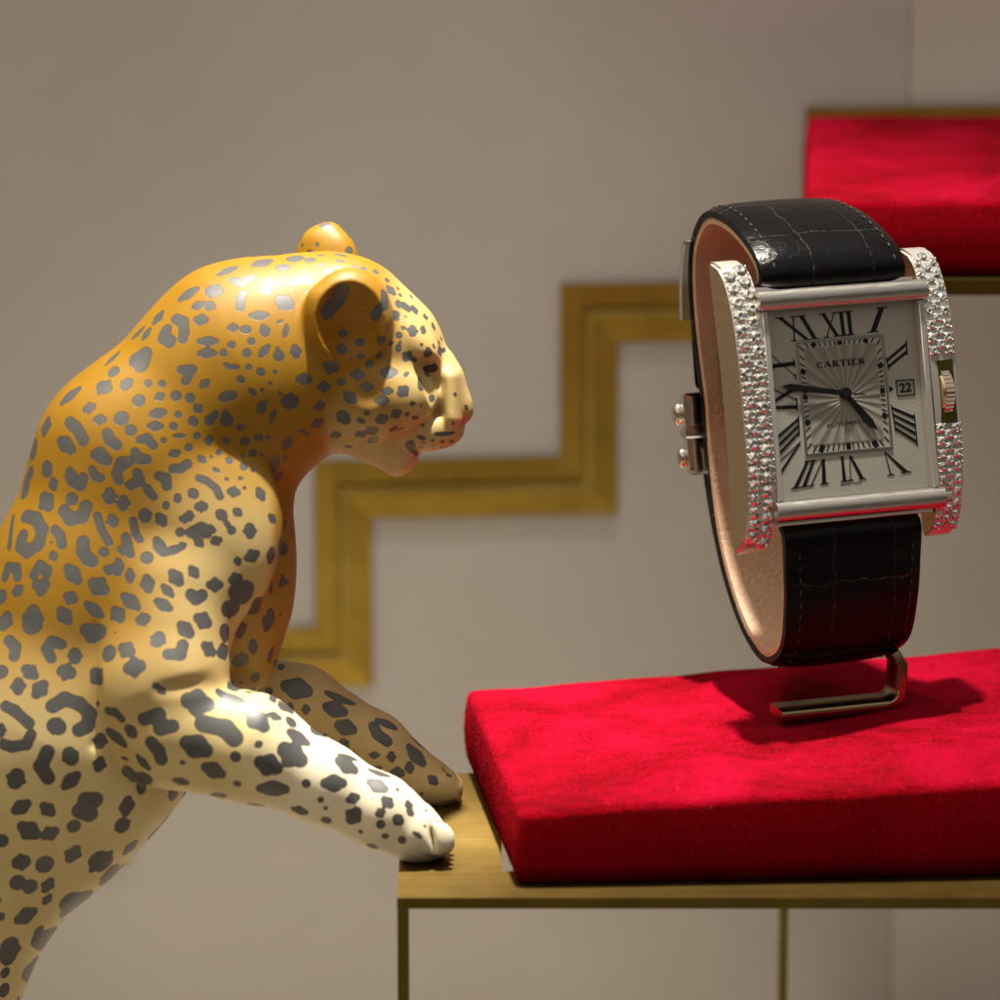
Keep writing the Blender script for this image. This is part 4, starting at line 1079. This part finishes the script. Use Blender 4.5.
def brancard(s):
    global gem_count
    x0, x1 = (14.3, 19.0); bm = bmesh.new()
    L = [bm.verts.new((s * x0, p[0], p[1])) for p in side_poly]; R_ = [bm.verts.new((s * x1, p[0], p[1] - .35)) for p in side_poly]
    bm.faces.new(L); bm.faces.new(R_[::-1]); n = len(side_poly)
    for i in range(n): bm.faces.new((L[i], L[(i + 1) % n], R_[(i + 1) % n], R_[i]))
    ed = [e for e in bm.edges if all(len(f.verts) > 0 for f in e.link_faces) and abs(e.verts[0].co.x - e.verts[1].co.x) < 1e-4]
    for v_ in bm.verts: v_.co.y = ty(v_.co.y)
    bmesh.ops.bevel(bm, geom=ed, offset=0.42, segments=3, affect='EDGES', clamp_overlap=True)
    br = bm_obj('diamond_set_side', bm, FLANK, watch, auto=35)
    br.data.materials[0] = EDGE; br.data.materials.append(FLANK)
    for p_ in br.data.polygons:
        if abs(p_.normal.x) > .9: p_.material_index = 1
    # rows of stones follow the curve
    cols, rg, pitch = ((2, 1.10, 2.28) if s < 0 else (3, 0.84, 2.12))
    ys = []; y = -22.3
    while y < 22.5:
        ys.append(y); dy = 0.01; sl = (side_curve(y + dy) - side_curve(y)) / dy; y += pitch / math.sqrt(1 + sl * sl)
    beads = bmesh.new(); xm = (x0 + x1) / 2; sp = 4.3 / cols
    for yi, y in enumerate(ys):
        for c in range(cols):
            yy = y + (pitch / 2 if c % 2 else 0)
            if yy > 22.9: continue
            if s > 0 and abs(yy - 0.2) < 5.6: continue
            xx = s * (xm + (c - (cols - 1) / 2) * sp)
            sl = (side_curve(yy + .05) - side_curve(yy - .05)) / .1
            z = side_curve(yy) - .35 * ((abs(xx) - x0) / (x1 - x0)) + .02
            nrm = Vector((rngG.uniform(-.09, .09), -sl + rngG.uniform(-.09, .09), 1)).normalized()
            o = bpy.data.objects.new('diamond', GM); COL.objects.link(o); o.parent = br
            o.matrix_local = Matrix.Translation(Vector((xx, ty(yy), z)) * U) @ nrm.to_track_quat('Z', 'Y').to_matrix().to_4x4() @ Matrix.Rotation(rngG.uniform(0, .8), 4, 'Z') @ Matrix.Diagonal((rg, rg, rg, 1))
            gem_count += 1
            for (bx, by) in ((sp / 2, pitch / 2 * .55), (-sp / 2, pitch / 2 * .55), (sp / 2, -pitch / 2 * .55), (-sp / 2, -pitch / 2 * .55)):
                zz = side_curve(yy + by)
                bmesh.ops.create_icosphere(beads, subdivisions=1, radius=.17, matrix=Matrix.Translation((xx + bx * .96, ty(yy + by), zz - .35 * ((abs(xx) - x0) / (x1 - x0)) + .14)))
    bm_obj('claw_beads', beads, EDGE, br)
    return br
bl_ = brancard(-1); br_ = brancard(1)

# crown let into the right side: a dark recess with a polished disc standing in it
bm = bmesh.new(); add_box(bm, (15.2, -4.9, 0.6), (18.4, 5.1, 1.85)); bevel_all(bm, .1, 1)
bm_obj('crown_recess', bm, m_metal('dark_olive_steel', (0.20, 0.17, 0.05), 0.3), watch, auto=40)  # dark olive steel, one even colour
bm = bmesh.new(); M_ = Matrix.Translation((16.8, 0.1, -1.3)) @ Matrix.Rotation(math.pi / 2, 4, 'Y')
bmesh.ops.create_cone(bm, cap_ends=True, segments=48, radius1=4.35, radius2=4.35, depth=2.1, matrix=M_)
ed = [e for e in bm.edges if len(e.link_faces) == 2 and e.calc_face_angle(0) > 1]
bmesh.ops.bevel(bm, geom=ed, offset=.35, segments=3, affect='EDGES')
cw = bm_obj('crown', bm, m_metal('gold_glint_metal', (0.86, 0.70, 0.42), 0.14), watch, auto=40)  # gold glint put into the crown's metal colour
bm = bmesh.new()
for k in range(40):
    a = 2 * math.pi * k / 40
    bmesh.ops.create_cone(bm, cap_ends=True, segments=8, radius1=.2, radius2=.2, depth=1.5, matrix=Matrix.Translation((16.8, 0.1 + 4.33 * math.cos(a), -1.3 + 4.33 * math.sin(a))) @ Matrix.Rotation(math.pi / 2, 4, 'Y'))
bm_obj('crown_ribs', bm, STEEL, cw, auto=40)

# --- strap: sections of one loop
LOOP = [(18.2, -3.6), (19.4, -1.2), (22.4, -2.0), (26.2, -6.5), (29.4, -12.5), (31.0, -19), (29.8, -23.5), (25.5, -27.8), (17, -30.2), (5, -31.0), (-8, -30.8), (-20, -28.8), (-29, -24.8), (-35.8, -19.4), (-39.2, -13.5), (-37.4, -7.4), (-31.0, -4.2), (-25, -2.8), (-20.2, -2.0), (-18.3, -3.6)]
def catmull(P, n=14):
    P = [np.array(p, float) for p in P]; out = []
    Q = [2 * P[0] - P[1]] + P + [2 * P[-1] - P[-2]]
    for i in range(1, len(Q) - 2):
        for k in range(n):
            t = k / n; a, b, c, d = Q[i - 1], Q[i], Q[i + 1], Q[i + 2]
            out.append(.5 * ((2 * b) + (-a + c) * t + (2 * a - 5 * b + 4 * c - d) * t * t + (-a + 3 * b - 3 * c + d) * t ** 3))
    out.append(P[-1]); return np.array(out)
LP = catmull(LOOP); LS = np.concatenate([[0], np.cumsum(np.linalg.norm(np.diff(LP, axis=0), axis=1))]); LT = LS[-1]
def on_loop(s):
    p = np.array([np.interp(s, LS, LP[:, 0]), np.interp(s, LS, LP[:, 1])]); e_ = 0.6
    q = np.array([np.interp(min(s + e_, LT), LS, LP[:, 0]), np.interp(min(s + e_, LT), LS, LP[:, 1])]) - np.array([np.interp(max(s - e_, 0), LS, LP[:, 0]), np.interp(max(s - e_, 0), LS, LP[:, 1])])
    q /= np.linalg.norm(q); n_ = np.array([-q[1], q[0]])          # outward for this running direction
    return p, q, n_
def band(name, s0, s1, width, off_out, off_in, mat, parent, pad=0.0, xc=0.0, step=.7, cap=True, rnd=.35, closed_pts=14):
    """strip along the loop; width(s) in mm, offsets outward from the centre line"""
    n = int((s1 - s0) / step) + 1; bm = bmesh.new(); uvl = bm.loops.layers.uv.new('UVMap'); rings = []; uvs = {}
    for i in range(n + 1):
        s = s0 + (s1 - s0) * i / n; p, t_, nn = on_loop(s); w_ = width(s) / 2 if callable(width) else width / 2; ringv = []
        endk = min(1, min(i, n - i) * step / 1.2); endk = math.sqrt(max(0.0, 1 - (1 - endk) ** 2)) if cap else 1
        sec = []
        m_ = closed_pts
        for j in range(m_ + 1):
            u = -1 + 2 * j / m_; e = 1 - abs(u) ** 8 * .55
            sec.append((u * w_, (off_out + pad * (1 - u * u)) * e * (0.45 + .55 * endk)))
        for j in range(m_ + 1):
            u = 1 - 2 * j / m_; sec.append((u * (w_ - .02), off_in * (.55 + .45 * endk)))
        for (x, o_) in sec:
            q = p + nn * o_; vv = bm.verts.new((x + xc, q[0], q[1])); ringv.append(vv); uvs[vv] = (x + 100, s)
        rings.append(ringv)
    m2 = len(rings[0])
    for i in range(n):
        for j in range(m2):
            f = bm.faces.new((rings[i][j], rings[i][(j + 1) % m2], rings[i + 1][(j + 1) % m2], rings[i + 1][j]))
            for l in f.loops: l[uvl].uv = uvs[l.vert]
    bm.faces.new(rings[0]); bm.faces.new(rings[-1][::-1])
    return bm_obj(name, bm, mat, parent, auto=50)
def at_y_back(yv):      # arc length where the rear of the loop passes height yv
    m_ = (LP[:, 1] < -22); i = np.where(m_)[0]; return float(np.interp(-yv, -LP[i, 0], LS[i]))
sB = at_y_back(1.5)
def wd_up(s): return 25.4 - 7.0 * min(1, max(0, (s - 3) / (sB - 3)))
def wd_lo(s): return 24.2 - 5.8 * min(1, max(0, (LT - 3 - s) / (LT - 3 - sB)))
def stitches(s0, s1, width, parent):
    bm = bmesh.new(); s = s0
    while s < s1:
        for sd in (-1, 1):
            p, t_, nn = on_loop(s); w_ = width(s) / 2 - 2.0; q = p + nn * 1.46
            c = Vector((sd * w_, q[0], q[1])); d = Vector((0, t_[0], t_[1])); nv = Vector((0, nn[0], nn[1])); xv = Vector((1, 0, 0))
            rr = bmesh.ops.create_icosphere(bm, subdivisions=1, radius=1.0)
            M3 = Matrix((xv * .15, d * .62, nv * .13)).transposed()
            for v_ in rr['verts']: v_.co = M3 @ v_.co + c
        s += 1.9
    bm_obj('stitching', bm, THREAD, parent)
up_s = band('strap', 0.6, sB + 6, wd_up, 1.45, -0.4, CROC, watch, pad=.35); stitches(4.5, sB - 2, wd_up, up_s)
lo_s = band('strap', sB - 3, LT - 0.6, wd_lo, 1.35, -0.4, CROC, watch, pad=.45); stitches(sB + 10, LT - 5, wd_lo, lo_s)
band('strap_lining', 1.2, sB + 5.8, lambda s: wd_up(s) - .5, -0.42, -1.35, LINING, watch)
band('strap_lining', sB - 2.8, LT - 1.2, lambda s: wd_lo(s) - .5, -0.42, -1.35, LINING, watch)
# free end of the strap lying over the rear, with its pale underside
CREAM = N('cream_leather_edge').set(col=(0.62, 0.52, 0.36), rough=.5).m
tl = band('strap_tail', sB + 6, sB + 33, lambda s: 18.6 - 4 * max(0, (s - sB - 26) / 7) ** 2, 3.9, 2.2, CROC, watch, pad=.3)
band('tail_lining', sB + 6.5, sB + 32.4, lambda s: 18.2 - 4 * max(0, (s - sB - 26) / 7) ** 2, 2.18, 1.75, CREAM, watch)
tl = band('strap_fold', sB - 19, sB - 2.5, 18.8, 3.7, 1.85, CROC, watch, pad=.3)
# keeper loop of lighter leather edge, folding clasp
def hug(name, s0, s1, w_, o0, o1, mat, parent, **k): return band(name, s0, s1, w_, o1, o0, mat, parent, step=.3, **k)
cl = hug('folding_clasp', sB - 2.0, sB + 11.0, 23.6, 1.6, 6.2, STEEL, watch)
hug('clasp_bar', sB + 3.2, sB + 5.2, 24.2, 1.4, 6.6, SATIN, cl)
for sd in (-1, 1):
    for k_, (so, r_) in enumerate(((1.2, .8), (8.0, .7))):
        p, t_, nn = on_loop(sB + so); q = p + nn * 3.9; bm = bmesh.new()
        bmesh.ops.create_uvsphere(bm, u_segments=18, v_segments=12, radius=r_)
        bmesh.ops.transform(bm, matrix=Matrix.Translation((sd * 11.9, q[0], q[1])) @ Matrix.Diagonal((1.1, 2.3, 1.6, 1)), verts=bm.verts[:])
        bm_obj('push_button', bm, STEEL, cl)
hug('clasp_frame', sB - 8.0, sB + 1.0, 13.5, -3.0, -1.5, STEEL, watch)
# loose end of protective film caught on the strap
FILM = N('clear_film'); FILM.set(col=(.85, .84, .82), rough=.12, trans=.75, ior=1.3)
s_f = at_y_back(20.0)
band('protective_film', s_f - 7, s_f + 5, 4.5, 1.95, 1.8, FILM.m, watch, xc=-9.2, cap=False)

# ------------------------------------------------------------------ the bent metal foot that holds the watch loop
HOLD = m_metal('bronzed_metal', (0.32, 0.22, 0.12), 0.26)
CTF = CT + TILT * (56 - fl[0]) + .15
f1 = at_z(896, 702, CTF + 1.0); f2 = at_z(776, 714, CTF + 1.0)
hroot = empty('watch_holder', (f1[0], f1[1], CTF)); tag(hroot, 'thin bent bronze metal foot holding the watch above the red velvet', 'watch holder')
O_ = Vector((f1[0], f1[1], CTF))
post_top = Vector(loc2w((7.2, -36.5, -17.0)))
dirf = Vector(f2 - f1); dirf.z = 0; dirf.normalize(); side = Vector((-dirf.y, dirf.x, 0))
P0 = Vector(f1) + Vector((0, 0, 0.25)); P2 = Vector(f2) + Vector((0, 0, 0.25))
path = []
up_len = post_top.z - P0.z
top_ = Vector((P0.x - 1.3, P0.y + .6, post_top.z - .6))
rb = 2.4
path = [top_, P0 + Vector((.1, .1, rb + 4))]
for i in range(9):
    a = math.pi / 2 * i / 8; path.append(P0 + dirf * (rb - rb * math.cos(a)) + Vector((0, 0, rb - rb * math.sin(a))))
path += [P0.lerp(P2, .5), P2]
bm = bmesh.new(); rings = []; hw, ht = 2.7, 0.85
for i, p in enumerate(path):
    t_ = (path[min(i + 1, len(path) - 1)] - path[max(i - 1, 0)]).normalized(); nrm = side.cross(t_).normalized()
    rings.append([bm.verts.new(p + side * a * hw + nrm * b * ht - O_) for a, b in ((-1, -.6), (-.85, -1), (.85, -1), (1, -.6), (1, .6), (.85, 1), (-.85, 1), (-1, .6))])
for i in range(len(rings) - 1):
    for j in range(8): bm.faces.new((rings[i][j], rings[i][(j + 1) % 8], rings[i + 1][(j + 1) % 8], rings[i + 1][j]))
bm.faces.new(rings[0]); bm.faces.new(rings[-1][::-1])
bm_obj('foot', bm, HOLD, hroot, auto=50)
# spring band inside the loop
tmp = band('spring_band', LT - 40, LT - 20, 7.0, -1.6, -2.5, HOLD, None, xc=5.5)
Mw = Matrix.Translation(Vector(WP) * U) @ WR.to_4x4(); Mh = Matrix.Translation(-O_ * U)
tmp.data.transform(Mh @ Mw); tmp.parent = hroot
